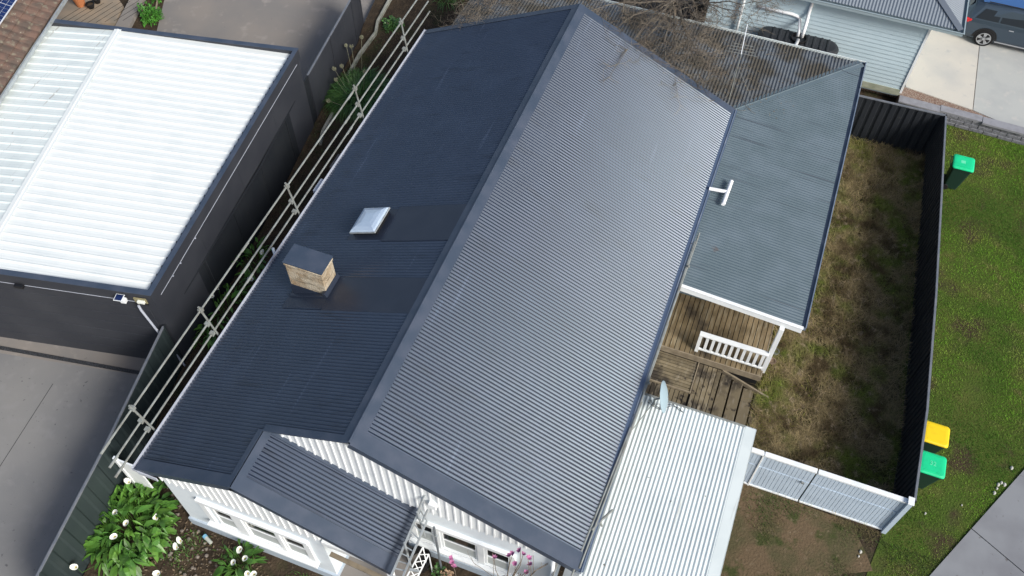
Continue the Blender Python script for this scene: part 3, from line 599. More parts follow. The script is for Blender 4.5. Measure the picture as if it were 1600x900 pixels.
# front edge of sheets follows the parapet: intersect ridge line with the front inner edge
def isect(p, d, a, b):
    M_ = np.array([[d[0], -(b-a)[0]], [d[1], -(b-a)[1]]]); s1 = np.linalg.solve(M_, (a-p)[:2]); return p+d*s1[0]
fi = isect(r0, rd, iq[0], iq[3]); bi = isect(r0, rd, iq[1], iq[2])
fr_s = pz(fr_i+(fi-fr_i)/np.linalg.norm(fi-fr_i)*.12, ze); br_s = pz(br_i+(bi-br_i)/np.linalg.norm(bi-br_i)*.12, ze)
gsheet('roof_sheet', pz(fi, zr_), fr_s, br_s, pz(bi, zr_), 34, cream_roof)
g0, g1 = at(-10, 175, zp-.1), at(78, 38, zp-.1); gd = g1-g0
fl_s = isect(g0, gd, iq[0], iq[3]); bl_s = isect(g0, gd, iq[1], iq[2])
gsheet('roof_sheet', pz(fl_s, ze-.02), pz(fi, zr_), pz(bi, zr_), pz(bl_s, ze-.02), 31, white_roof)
q = MB(); rdn = rd/np.linalg.norm(rd); q.bar(pz(fi, zr_+.045), pz(bi, zr_+.045), .22, .012); q.bar(pz(fi, zr_+.055), pz(bi, zr_+.055), .05, .02); q.build('ridge_cap', cream_roof, gar)
sdv = np.array([-rdn[1], rdn[0], 0])
q = MB(); q.bar(pz(fl_s, ze+.03)+sdv*.08, pz(bl_s, ze+.03)+sdv*.08, .16, .012); q.bar(pz(fl_s, ze+.05)+sdv*.16, pz(bl_s, ze+.05)+sdv*.16, .02, .1); q.build('gutter', white_roof, gar)
MB().bar(pz(fr_s, ze-.03)+(.06, 0, 0), pz(br_s, ze-.03)+(.06, 0, 0), .14, .02).build('gutter', black, gar)
# front face: garage door panel lines, downpipe, solar light, lamp, vent
fd = (F0-FR); fd[2] = 0; fd /= np.linalg.norm(fd); fn = np.array([fd[1], -fd[0], 0]); fn = fn if fn[1] < 0 else -fn
wFR = wq[0]
q = MB()
for k in range(6):
    z = LZ+.45*k; q.fbox(pz(wFR, 0)+fn*.012, fd, fn, (0, 0, 1), .25, 6.5, -.03, .0, z+.01, z+.43)
q.build('roller_door', darkwall, gar, bevel=.006)
q = MB(); q.fbox(pz(FR, 0)+fn*.004, fd, fn, (0, 0, 1), .25, 7, 0, .008, zp-.375, zp-.36); q.build('trim', gut_l, gar)
sdir = BR-FR; sdir[2] = 0; SLn = np.linalg.norm(sdir); sdir /= SLn; sn = np.array([sdir[1], -sdir[0], 0]); sn = sn if sn[0] > 0 else -sn
q = MB(); q.fbox(pz(FR, 0)+sn*.004, sdir, sn, (0, 0, 1), .3, SLn-.3, 0, .008, zp-.375, zp-.36); q.build('trim', gut_l, gar)
for k in range(6): 
    c = pz(FR, zp-.36)+sdir*(.9+k*.42)+sn*.02
    if k in (0, 1, 3): MB().tube([c, c+sn*.03], .02, 8).build('bolt', gut_l, gar)
for k in range(1, 4): MB().fbox(pz(wq[0], 0), sdir, sn, (0, 0, 1), k*2.4, k*2.4+.03, 0, .012, LZ, zp-.37).build('cover_strip', darkwall, gar)
a = at(211, 490, y=2.5); q = MB(); q.tube([pz(FR, zp-.42)+fd*.42+fn*.08, pz(FR, zp-.6)+fd*.40+fn*.10, pz(FR, LZ)+fd*.02+fn*.10], .032, 8); q.build('downpipe', gut_l, gar)
sol = thing('solar_light', pz(FR, zp-.2)+fd*.95+fn*.1, 'small white-framed solar light on the front of the garage near its corner', 'lamp')
c = pz(FR, zp-.10)+fd*.80+fn*.12
MB().fbox(c, fd, fn, (0, 0, 1), -.11, .11, -.10, .10, -.015, .0).build('panel_frame', paint, sol); MB().fbox(c, fd, fn, (0, 0, 1), -.09, .09, -.085, .085, .001, .006).build('light_cell', solar_m, sol)
MB().fbox(c, fd, fn, (0, 0, 1), -.16, -.02, -.05, .06, -.16, -.03).build('lamp_head', paint, sol, bevel=.01)
c = pz(FR, zp-.25)+fd*.32+fn*.02; lb = thing('wall_lamp', c, 'open pale yellow wall lamp on the garage corner above the downpipe', 'lamp')
MB().fbox(c, fd, fn, (0, 0, 1), -.16, .16, 0, .03, -.10, .10).build('back_plate', M('dull yellow', (.28, .25, .14), .6), lb); MB().fbox(c, fd, fn, (0, 0, 1), -.13, .06, .03, .10, -.02, .06).build('tube_lamp', petal, lb, bevel=.01); MB().fbox(c, fd, fn, (0, 0, 1), -.17, .17, .02, .04, -.14, -.08).build('shade', black, lb)
c = at(30, 444, y=F0[1]-.02); lb = thing('vent_hood', c, 'small black hood on the garage fascia near the left edge of the picture', 'vent')
MB().fbox(c, fd, fn, (0, 0, 1), -.14, .10, 0, .10, -.06, .03).build('hood', black, lb, bevel=.01)

# ------------------------------------------------------------------ tiled roof with solar panel, top left
tz = 3.3; t0, t1 = at(-10, 160, tz), at(100, -8, tz); td = (t1-t0)/np.linalg.norm(t1-t0); tn = np.array([-td[1], td[0], 0]); tn = tn if tn[0] < 0 else -tn
tnb = thing('tiled_house', (t0+t1)/2*np.array([1, 1, 0])+tn*3+(0, 0, LZ), 'brown tiled roof with solar panels in the top left corner', 'house')
TL0, TL1 = -3.5, 7.5; up = np.array([tn[0], tn[1], .36]); up /= np.linalg.norm(up); nrm = np.cross(td, up); nrm = nrm if nrm[2] > 0 else -nrm
MB().fbox(pz(t0, 0), td, tn, (0, 0, 1), TL0, TL1-.2, 2.8, 6, LZ, tz+.6).build('wall', paint, tnb)
q = MB(); q.fbox(t0, td, up, nrm, TL0, TL1, 0, 5.5, -.10, -.02); rf_ = q.build('roof', tile_m, tnb)
# tile courses, stepped with a rolled profile across
P = []; Fc = []; nU = int((TL1-TL0)/.075); prof_ = [0, .02, .03, .02]
for r in range(16):
    for e, hh in ((0, .035), (.345, .005)):
        for i in range(nU+1):
            P.append(t0+td*(TL0+i*.075)+up*(r*.34+e)+nrm*(hh+prof_[i % 4]-.02))
base_ = 0
for r in range(16):
    for j in range(2):
        if r == 15 and j == 1: continue
        for i in range(nU): a = (2*r+j)*(nU+1)+i; Fc.append((a, a+1, a+nU+2, a+nU+1))
Fc = np.array(Fc); npmesh('tiles', P, Fc, tile_m, rf_)
MB().fbox(t0, td, tn, (0, 0, 1), TL0, TL1, -.13, -.01, -.10, -.085).fbox(t0, td, tn, (0, 0, 1), TL0, TL1, -.14, -.125, -.10, .03).fbox(t0, td, tn, (0, 0, 1), TL0, TL1, -.155, -.11, .02, .035).build('gutter', galv, rf_)
sp = thing('solar_array', t0+td*4+up*1.5, 'dark blue gridded solar panels on the brown tiled roof', 'solar panel')
c0 = at(28, 0, tz+.45); uu = (c0-t0)@td; vv = (c0-t0)@up
q = MB(); q2 = MB()
c1 = at(-2, 42, tz+.45); ed = c1-c0; 
u_hi = uu+3.0; v_lo = vv+.04
for i in range(6):
    for k in range(10):
        for rr in range(3):
            u_ = u_hi-i*1.0-.0; 
q.fbox(t0, td, up, nrm, uu-5.2, uu+2.0, v_lo, v_lo+3.3, .06, .09); q.build('backing', solar_f, sp)
for i in range(44):
    for k in range(20):
        q2.fbox(t0, td, up, nrm, uu-5.2+i*.163+.012*(i % 6 == 0)+.003, uu-5.2+(i+1)*.163-.005, v_lo+.02+k*.163+.012*(k % 10 == 0), v_lo+.02+(k+1)*.163-.008, .088, .095)
q2.build('cells', solar_m, sp)

# timber deck, pots, shrub behind the garage
q = MB(); D = [at(40, -12, LZ+.2), at(82, 42, LZ+.2), at(180, 36, LZ+.2), at(192, 8, LZ+.2), at(172, -20, LZ+.2)]
q.prism([p-np.array([0, 0, .2]) for p in D], (0, 0, .2)); td_ = tag(q.build('timber_platform', timber_r), 'pale timber decking platform behind the garage, under the pots', 'deck')
q = MB()
for k in range(9):
    a = at(80+k*14, 40-k*1, LZ+.203); q.bar(a, a+np.array([.45, 1.5, 0]), .012, .006)
q.build('board_gap', mortar, td_)
b = MB(); b.bar(at(186, 55, LZ+.1), at(220, -10, LZ+.1), .5, .2); tag(b.build('concrete_kerb', conc_back, bevel=.01), 'grey concrete kerb strip between the timber platform and the green shrub', 'kerb')
b = MB(); b.bar(at(243, 20, LZ+.06), at(249, -20, LZ+.06), .05, .06); tag(b.build('timber_stake', timber_g), 'thin pale stake lying on the soil by the green shrub', 'stake')
def pot(px, py, r, h, mat, label, z0=LZ+.2, leaf=None):
    c = at(px, py, z0); t = thing('plant_pot', c, label, 'pot')
    MB().rings([[(c[0]+k*math.cos(a), c[1]+k*math.sin(a), c[2]+z) for a in np.linspace(0, 2*math.pi, 20, endpoint=False)] for k, z in ((r*.7, 0), (r, h), (r*1.08, h), (r*1.08, h+.03), (r*.92, h+.03), (r*.9, h-.03))]).build('pot', mat, t)
    MB().rings([[(c[0]+k*math.cos(a), c[1]+k*math.sin(a), c[2]+h-.03+z) for a in np.linspace(0, 2*math.pi, 16, endpoint=False)] for k, z in ((r*.9, 0), (r*.5, .02))]).build('soil', soil, t)
    return t, c
pot(127, 8, .22, .38, terra, 'orange terracotta pot on the timber platform')
pot(143, 12, .15, .16, black, 'black plastic pot next to the terracotta pot')
pot(153, 4, .14, .16, black, 'black pot furthest from the terracotta pot')
c = at(148, 8, LZ+.5); MB().rings([[(c[0]+r*math.cos(a), c[1]+r*math.sin(a), c[2]+z) for a in np.linspace(0, 2*math.pi, 10, endpoint=False)] for r, z in ((.03, -.28), (.06, -.2), (.05, -.1), (.02, -.06))])

# ------------------------------------------------------------------ foliage helpers
def leafmesh(items):
    """items: list of (base, direction, up-bend, length, width); pointed blade of 3 cross-sections, folded"""
    V = []; F = []
    for (p, d, dr, L, wd) in items:
        p = np.asarray(p, float); d = np.asarray(d, float); d /= np.linalg.norm(d); s = np.cross(d, (0, 0, 1)); s /= max(1e-6, np.linalg.norm(s)); o = len(V)
        for t, k in ((0, .15), (.3, .9), (.6, .8), (.85, .4)):
            c = p+d*L*t+np.array((0, 0, -dr*L*t*t)); V += [c-s*wd*k/2+(0, 0, .02*k*L), c-(0, 0, .0), c+s*wd*k/2+(0, 0, .02*k*L)]
        V.append(p+d*L+np.array((0, 0, -dr*L)))
        for i in range(3):
            for j in range(2): a = o+3*i+j; F.append((a, a+1, a+4, a+3))
        F += [(o+9, o+10, o+12, o+12), (o+10, o+11, o+12, o+12)]
    return V, [f if f[3] != f[2] else f[:3] for f in F]
def lily_clump(name, c, rad, nl, flowers, label, size=1.0, spread=None):
    t = thing(name, c, label, 'plant'); items = []; stems = MB()
    for i in range(nl):
        a = random.uniform(0, 2*math.pi); r = rad*math.sqrt(random.random())*.9
        bx, by = c[0]+r*math.cos(a)*(spread[0] if spread else 1), c[1]+r*math.sin(a)*(spread[1] if spread else 1)
        h = random.choice((.12, .25, .4, .5))*random.uniform(.7, 1.3)*size; L = random.uniform(.18, .46)*size; el = random.uniform(-.5, .9); az = a+random.uniform(-1.2, 1.2)
        top = np.array((bx+.1*math.cos(az), by+.1*math.sin(az), c[2]+h)); stems.tube([(bx, by, c[2]), top], .007*size, 4, False)
        items.append((top, (math.cos(az), math.sin(az), el), random.uniform(.2, .8), L, L*random.choice((.16, .22, .30, .38, .46))))
    v, f = leafmesh(items); MB().add(v, f).build('leaves', leafg, t); 
    for (px, py, z) in flowers:
        p = at(px, py, z); ax_ = np.array((random.uniform(-.3, .3), random.uniform(-.5, 0), 1)); ax_ /= np.linalg.norm(ax_)
        stems.tube([(c[0]*.4+p[0]*.6, c[1]*.4+p[1]*.6, c[2]), (p[0], p[1], (c[2]+p[2])/2), p-ax_*.06], .007, 5, False)
        a1 = np.cross(ax_, (1, 0, 0)); a1 /= np.linalg.norm(a1); a2 = np.cross(ax_, a1); q = MB(); rs = []
        ph = random.uniform(0, 6)
        for k, (r, h) in enumerate(((.008, -.07), (.016, -.03), (.028, .01), (.048, .035), (.070, .045))):
            rs.append([p+ax_*(h+.028*math.cos(x-ph)*k/4)+(a1*math.cos(x)+a2*math.sin(x))*r*(1+.55*max(0, math.cos(x-ph))**3*k/4) for x in np.linspace(0, 2*math.pi, 12, endpoint=False)])
        q.rings(rs, close=False); fo = q.build('flower', petal, t, smooth=True)
        MB().tube([p-ax_*.03, p+ax_*.03], .008, 6).build('spadix', yellow, fo)
    stems.build('stems', leafg, t)
    return t
lily_clump('lily_plant', at(208, 830, 0), .88, 560, [(180, 801, .75), (197, 818, .75), (244, 809, .5), (276, 855, .4), (118, 886, .8), (201, 753, .7), (247, 896, .6), (179, 838, .6), (282, 845, .4)], 'large lush clump of white-flowered lilies between the left fence and the front wall', 1.0, (1.0, 1.15))
lily_clump('lily_plant', at(378, 884, 0), .36, 60, [(375, 858, .55), (383, 873, .5), (365, 879, .55), (387, 896, .5), (397, 897, .5)], 'small clump of white lilies against the front wall near the bottom edge', .9)
lily_clump('lily_plant', at(352, 492, 0), .42, 70, [(340, 451, .55), (331, 463, .55), (393, 437, .4)], 'shaded lilies in the dark side strip under the guard rails, level with the chimney', .85, (.6, 3.0))
lily_clump('lily_plant', at(398, 410, 0), .35, 50, [(410, 395, .4)], 'shaded lily leaves in the side strip just below the white vent pipe', .8, (.6, 1.6))
def strap_clump(c, rad, n, label, L=(.5, .95), heads=()):
    t = thing('strap_leaf_plant', c, label, 'plant'); V = []; F = []
    for i in range(n):
        a = random.uniform(0, 2*math.pi); r = rad*math.sqrt(random.random())*.75; p = np.array((c[0]+r*math.cos(a), c[1]+r*math.sin(a)*1.3, c[2])); az = a+random.uniform(-.7, .7)
        l = random.uniform(*L); d = np.array((math.cos(az), math.sin(az), random.uniform(.7, 1.8))); d /= np.linalg.norm(d); s = np.cross(d, (0, 0, 1)); s /= np.linalg.norm(s); o = len(V); w_ = random.uniform(.018, .032)
        for k in range(5):
            u = k/4; q = p+d*l*u+np.array((math.cos(az)*.25*l*u*u, math.sin(az)*.25*l*u*u, -.75*l*u*u*u)); ww = w_*(1-u*.85)
            V += [q-s*ww/2, q+s*ww/2]
        for k in range(4): a_ = o+2*k; F.append((a_, a_+1, a_+3, a_+2))
    npmesh('leaves', V, F, leafd, t)
    for (px, py, z) in heads:
        p = at(px, py, z); q = MB(); q.tube([(c[0]*.5+p[0]*.5, c[1]*.5+p[1]*.5, 0), p], .006, 4, False)
        for k in range(40):
            v = rng.normal(size=3); v /= np.linalg.norm(v); q.tube([p, p+v*.06], .004, 3, False); e = p+v*.065; q.tube([e-v*.01, e+v*.012], .009, 4)
        q.build('seed_head', seed, t)
strap_clump(at(560, 150, 0), .85, 1500, 'big clump of strappy dark green leaves beside the rear side fence', heads=[(541, 71, .9), (549, 72, .9), (522, 107, .9), (525, 124, .9), (534, 103, .8), (565, 58, .9), (513, 157, .8), (570, 112, .8)])
strap_clump(at(700, -4, 0), .45, 160, 'dark green strappy plant behind the back left corner of the dark roof', (.4, .7))
def shrub(c, rad, h, n, mat, label, lw=(.05, .10), name='shrub'):
    t = thing(name, c, label, 'shrub'); items = []; q = MB()
    for k in range(9):
        a = random.uniform(0, 6.3); e = (c[0]+rad*.6*math.cos(a), c[1]+rad*.6*math.sin(a), c[2]+h*random.uniform(.5, .9)); q.tube([c, ((c[0]+e[0])/2, (c[1]+e[1])/2, c[2]+h*.4), e], [.015, .01, .004], 5, False)
    q.build('stems', bark, t)
    for i in range(n):
        v = rng.normal(size=3); v /= np.linalg.norm(v); v[2] = abs(v[2]); r = random.uniform(.45, 1)*(1+.25*math.sin(v[0]*7+v[1]*5))
        p = np.array(c)+v*np.array((rad, rad, h))*r; d = v+rng.normal(size=3)*.6; L = random.uniform(*lw); items.append((p, d, .3, L, L*.6))
    v, f = leafmesh(items); MB().add(v, f).build('leaves', mat, t)
c = at(236, 30, LZ); shrub((c[0], c[1], LZ), .38, .65, 700, leafb, 'bright green leafy shrub behind the back wall of the garage', (.07, .13))
c = at(243, 5, LZ); shrub((c[0]-.1, c[1]+.3, LZ), .3, .55, 350, leafb, 'smaller green shrub behind the bright green one at the top edge', (.07, .12))
c = at(985, -2, 0.2); shrub((c[0], c[1]+.1, .0), .5, 2.1, 900, leafd, 'green leafy bush beyond the rear gutter under the bare tree', (.08, .16))
c = at(612, 40, 0.); shrub((c[0], c[1], .0), .35, .25, 400, leafd, 'low green weed beside the garden edging at the top of the side strip', (.06, .12))

# ------------------------------------------------------------------ bare tree behind the house
def tree(name, base, label, dirs, depth, l0, r0, mat, spread=.55, grav=0, cat='tree', nmax=5200, ratio=.74, seed_=3, shrink=.68, target=None):
    rnd = random.Random(seed_); t = thing(name, base, label, cat); tr = MB(); tw = MB(); cnt = [0]; tips = []
    def grow(p, d, L, r, k):
        if cnt[0] > nmax: return
        cnt[0] += 1; n = 3; pts = [p]; q = p.copy(); dd_ = d.copy()
        for i in range(n):
            dd_ = dd_+np.array([rnd.gauss(0, .16), rnd.gauss(0, .16), rnd.gauss(0, .12)-grav*(k < 3)]); dd_ /= np.linalg.norm(dd_); q = q+dd_*L/n; pts.append(q)
        rs = [max(.0028, r*(1-.35*i/n)) for i in range(n+1)]
        (tr if k >= depth-1 else tw).tube(pts, rs, 7 if k >= depth-1 else (4 if r > .012 else 3), k >= depth-1)
        if k == 0: tips.append((q, dd_)); return
        for j in range(3 if k > 1 else 2):
            nd = dd_+np.array([rnd.gauss(0, spread), rnd.gauss(0, spread), rnd.gauss(0, spread*.6)]); nd /= np.linalg.norm(nd)
            st_ = pts[-1] if j == 0 else pts[rnd.choice([1, 2, 3])]
            grow(st_, nd, L*rnd.uniform(.6, .9)*ratio/.74, r*shrink*rnd.uniform(.8, 1), k-1)
    for (d, l) in dirs: grow(np.array(base, float), np.array(d, float)/np.linalg.norm(d), l, r0, depth)
    tr.build('trunk', bark, t, smooth=True); tw.build('branches', mat, t)
    return t, tips
def reach_tree(base, fork, label, targets, seed_, r0, sub=(6, 9), l1=.55):
    rnd = random.Random(seed_); t = thing('bare_tree', base, label, 'tree'); base = np.array(base, float); fork = np.array(fork, float)
    MB().tube([base, base*.6+fork*.4+(.04, .03, 0), fork], [r0*1.25, r0*1.05, r0*.8], 9).build('trunk', bark, t, smooth=True)
    tw = MB(); cnt = 0
    def grow(p, d, L, r, k):
        nonlocal cnt; cnt += 1; q = p.copy(); pts = [p]; dd_ = d.copy()
        for i in range(3):
            dd_ = dd_+np.array([rnd.gauss(0, .30), rnd.gauss(0, .30), rnd.gauss(0, .15)]); dd_ /= np.linalg.norm(dd_); q = q+dd_*L/3; pts.append(q)
        tw.tube(pts, [r, r*.9, r*.75, r*.5], 4 if r > .009 else 3, False)
        if k:
            for j in range(rnd.choice((2, 3, 3, 4))):
                nd = dd_+np.array([rnd.gauss(0, .75), rnd.gauss(0, .75), rnd.gauss(0, .32)]); nd /= np.linalg.norm(nd)
                grow(pts[rnd.choice((1, 2, 3))], nd, L*rnd.uniform(.55, .85), max(.0032, r*.62), k-1)
    for (px, py, z, k) in targets:
        e = at(px, py, z); n = 7; pts = []
        mid = fork*.45+e*.55+np.array([rnd.gauss(0, .2), rnd.gauss(0, .2), .35])
        for i in range(n+1):
            u = i/n; pts.append((1-u)**2*fork+2*u*(1-u)*mid+u*u*e+np.array([rnd.gauss(0, .03), rnd.gauss(0, .03), rnd.gauss(0, .02)])*(0 < i < n))
        tw.tube(pts, [r0*.42*(1-.82*i/n) for i in range(n+1)], 6, True)
        for i in range(2, n+1):
            for _ in range(rnd.randint(1, 2) if i < n-1 else rnd.randint(*sub)//2):
                d = pts[i]-pts[i-1]; d /= np.linalg.norm(d); d = d+np.array([rnd.gauss(0, .8), rnd.gauss(0, .8), rnd.gauss(0, .35)]); d /= np.linalg.norm(d)
                grow(pts[i], d, l1*rnd.uniform(.7, 1.2), .0085, k if i > 3 else k-1)
    tw.build('branches', bark2, t)
reach_tree((2.0, 19.35, 0), (1.9, 19.1, 2.6), 'leafless brown tree spreading its twigs over the back roof beside the dark roof',
    [(955, 50, 4.4, 3), (985, 85, 4.3, 3), (1010, 55, 4.6, 3), (1040, 100, 4.1, 3), (1075, 80, 4.3, 3), (1105, 110, 3.9, 3), (1090, 40, 4.8, 3), (1130, 25, 4.6, 3), (1170, 25, 4.2, 3), (930, 15, 4.4, 3), (1030, 15, 4.4, 3), (1195, 5, 4.4, 3), (965, 100, 4.9, 2), (1100, 140, 3.8, 2), (1055, 130, 4.0, 2)], 5, .075)
reach_tree((-2.9, 18.9, 0), (-2.9, 18.5, 2.4), 'smaller leafless tree at the back left corner of the dark roof',
    [(735, 25, 3.8, 3), (765, 12, 4.0, 3), (725, 38, 3.6, 2), (800, 14, 4.0, 3), (850, 8, 4.0, 2), (745, 3, 4.2, 3)], 11, .05)
# vine tangle + litter lying on the back roof
V = []; F = []
q = MB()
for k in range(420):
    x = random.gauss(1.9, 1.5); y = random.uniform(14.5, 17.9)
    if not (-4 < x < 5.4): continue
    z = zg+bs*(yb-y)+.03; a = random.uniform(0, 6.3); p = np.array((x, y, z)); pts = [p]
    for j in range(4): a += random.gauss(0, .5); p = p+np.array((math.cos(a)*.14, math.sin(a)*.14, random.gauss(.015, .03))); p[2] = max(p[2], zg+bs*(yb-p[1])+.02); pts.append(p)
    q.tube(pts, random.uniform(.003, .0065), 3, False)
for k in range(16):
    x = random.uniform(.6, 3.4); p = np.array((x, 14.4, 0)); p[2] = H-s_*x+.04; pts = [p]; a = random.uniform(-2.4, -.8)
    for j in range(4): a += random.gauss(0, .5); p = p+np.array((math.cos(a)*.16, math.sin(a)*.16, 0)); p[2] = H-s_*abs(p[0])+.05+.05*random.random(); pts.append(p)
    q.tube(pts, .004, 3, False)
tag(q.build('fallen_twigs', bark2), 'tangle of thin brown twigs lying on the littered back roof', 'twigs', kind='stuff')
n = 2600; x = rng.normal(1.6, 2.0, n); y = rng.uniform(14.4, 18.0, n); ok = (x > -4.2) & (x < 6.5-.0*(y)); x, y = x[ok], y[ok]; n = len(x)
z = zg+bs*(yb-y)+.012+rng.uniform(.0, .016, n); a = rng.uniform(0, 6.3, n); s1 = rng.uniform(.014, .035, n)
dx, dy = np.cos(a)*s1, np.sin(a)*s1; V = np.stack([np.stack([x-dx, y-dy, z], 1), np.stack([x+dy*.5, y-dx*.5, z+rng.uniform(0, .01, n)], 1), np.stack([x+dx, y+dy, z], 1), np.stack([x-dy*.5, y+dx*.5, z+rng.uniform(0, .01, n)], 1)], 1).reshape(-1, 3)
tag(npmesh('leaf_litter', V, np.arange(4*n).reshape(-1, 4), litter), 'brown leaf litter filling the corrugations of the back roof', 'leaf litter', kind='stuff')
# magnolia
mt, tips = tree('magnolia_tree', (3.35, -.75, 0), 'small leafless magnolia with pink flowers in front of the gable wall', [((.12, .10, 1), 1.6), ((-.25, .12, 1), 1.25), ((.28, .05, 1), 1.35)], 3, 1.3, .028, bark, spread=.38, seed_=8, shrink=.6, ratio=.62, cat='tree')
def bloom(p, ax_, r=.075):
    q = MB(); ax_ = ax_/np.linalg.norm(ax_); a1 = np.cross(ax_, (1, .2, 0)); a1 /= np.linalg.norm(a1); a2 = np.cross(ax_, a1)
    for k in range(7):
        a = k*2*math.pi/7+random.uniform(-.2, .2); o = a1*math.cos(a)+a2*math.sin(a); s = np.cross(ax_, o); e = random.uniform(.6, 1.1)
        q.add([p, p+o*r*.5+ax_*r*.6-s*r*.3, p+o*r*e+ax_*r*.9, p+o*r*.5+ax_*r*.6+s*r*.3], [(0, 1, 2, 3)])
    return q
for (px, py, yy) in ((801, 866, -.35), (813, 861, -.35), (825, 872, -.3), (805, 880, -.4), (772, 873, -.3), (823, 895, -.4), (829, 884, -.35), (706, 878, -.5), (703, 872, -.5), (708, 884, -.5), (797, 869, -.3), (817, 868, -.35)):
    p = at(px, py, y=yy); bloom(p, np.array((random.gauss(0, .4), random.gauss(0, .4), 1))).build('flower', pink, mt)
    if px > 760: MB().tube([p, p+np.array((random.uniform(-.1, .1), -.1, -.35)), (3.45, -.6, 1.9)], [.006, .008, .014], 4, False).build('branch', bark, mt)
p = at(706, 878, y=-.5)
sh = thing('flowering_twig', (p[0], p[1], 0), 'single pink-flowered twig beside the steel pole', 'plant')
for o in [o for o in bpy.data.objects if o.parent == mt and o.name.startswith('flower') and (o.data.vertices[0].co.x < 2.6)]: 
    o.parent = sh; o.matrix_parent_inverse = sh.matrix_world.inverted()
MB().tube([p, p+np.array((.05, 0, -.6)), (p[0]+.1, p[1]-.05, 0)], [.005, .008, .012], 5, False).build('stem', bark, sh)

# ------------------------------------------------------------------ ladder and scaffold at the small roof
lad = thing('aluminium_ladder', (1.3, -.8, 2.6), 'aluminium ladder frame lying along the edge of the small porch roof', 'ladder')
zl = 3.05
La, Lb, Ra, Rb = at(606, 912, zl), at(656, 796, zl), at(625, 912, zl), at(667, 814, zl)
MB().bar(La, Lb, .035, .07).build('side_rail', galv, lad); MB().bar(Ra, Rb, .035, .07).build('side_rail', galv, lad)
for k in range(11):
    t = k/10; MB().tube([La+(Lb-La)*t, Ra+(Rb-Ra)*t], .014, 6).build('rung', galv, lad)
sc = thing('scaffold_bracket', (1.5, -.5, 0), 'grey scaffold brace and brackets at the corner of the porch roof', 'scaffold')
for (pa, pb, z1, z2) in (((664, 772), (652, 800), 3.9, 3.4), ((652, 800), (664, 838), 3.5, 2.3), ((632, 848), (643, 890), 3.3, 2.0), ((668, 797), (660, 815), 3.5, 3.2)):
    MB().tube([at(*pa, z1), at(*pb, z2)], .024, 8).build('brace', galv, sc)
for (pa, pb) in (((655, 828), (684, 838)), ((650, 800), (668, 797)), ((640, 890), (655, 893))): MB().bar(at(*pa, 2.3), at(*pb, 2.3), .05, .05).build('bracket', galv, sc)
MB().tube([at(678, 824, y=-.15), at(678, 824, y=-.15)*np.array([1, 1, 0])], .028, 10).build('pole', M('dark pipe', (.13, .15, .17), .5), sc)
tr_ = thing('garden_trellis', (1.3, -.9, 0), 'small white metal trellis standing by the porch', 'trellis')
a, c = at(661, 855, 1.5), at(628, 915, 1.5); a2, c2 = at(670, 866, 1.3), at(646, 915, 1.3)
for (u, v) in ((a, c), (a2, c2)): MB().bar(u, v, .03, .03).build('rail', paint, tr_)
for k in range(5):
    t = k/5; MB().bar(a+(c-a)*t, a2+(c2-a2)*(t+.2), .015, .015).bar(a2+(c2-a2)*t, a+(c-a)*(t+.2), .015, .015).build('lattice', paint, tr_)
for p in (a, c, a2, c2): MB().bar(p, p*np.array([1, 1, 0]), .02, .02, up=(0, 1, 0)).build('leg', paint, tr_)
c = at(655, 872, .5); tb = thing('round_tub', (c[0], c[1], 0), 'black round tub beside the porch and trellis', 'tub')
MB().rings([[(c[0]+r*math.cos(a), c[1]+r*math.sin(a), z) for a in np.linspace(0, 2*math.pi, 24, endpoint=False)] for r, z in ((.2, 0), (.27, .5), (.285, .5), (.285, .53), (.25, .53), (.22, .2), (.01, .2))]).build('tub', black, tb)
for i, (px, py, m_, lab) in enumerate(((683, 890, leafd, 'dark leafy potted plant at the bottom edge under the steel pole'), (697, 898, M('pale tan leaf', (.40, .27, .17), .8, island=.3), 'tan dried plant at the bottom edge right of the steel pole'))):
    c = at(px, py, .3); shrub((c[0], c[1], 0), .16, .42, 120, m_, lab, (.05, .10), 'potted_plant')
pk = at(517, 864, 2.62); pe = at(592, 900, 2.62)
q = MB(); q.bar(pk+np.array((0, -.02, 0)), pe+np.array((.25, -.02, 0)), .10, .045); tag(q.build('timber_plank', timber_g, bevel=.004), 'weathered timber plank under the front edge of the small porch roof', 'plank')
# bucket/jar in the garden
c = at(322, 838, .1); jr = thing('garden_bottle', (c[0], c[1], 0), 'pale bottle with a light blue lid lying in the soil by the front wall', 'bottle')
MB().tube([c+(-.05, 0, 0), c+(.02, -.03, 0)], .055, 14).build('lid', M('light blue lid', (.20, .45, .62), .4), jr); MB().tube([c+(.02, -.03, 0), c+(.2, -.1, 0)], [.05, .045], 12).build('bottle', M('pale glass', (.45, .47, .42), .3), jr)
# rubble in the front bed
b = MB()
for k in range(110):
    px = random.uniform(250, 345); py = random.uniform(752, 900); 
    if px < 235+(py-752)*.12: continue
    p = at(px, py, .01)
    if p[1] > -1.33 and p[0] > -4.5: continue
    r = random.uniform(.012, .05); b.rings([[(p[0]+r*k2*math.cos(a+k)*(1+.3*math.sin(3*a+k)), p[1]+r*k2*math.sin(a+k), z*r) for a in np.linspace(0, 2*math.pi, 6, endpoint=False)] for k2, z in ((1, -.2), (.9, .5), (.45, .8))])
tag(b.build('garden_rubble', rock), 'loose stones and clods on the dark soil by the front wall', 'stones', kind='stuff')

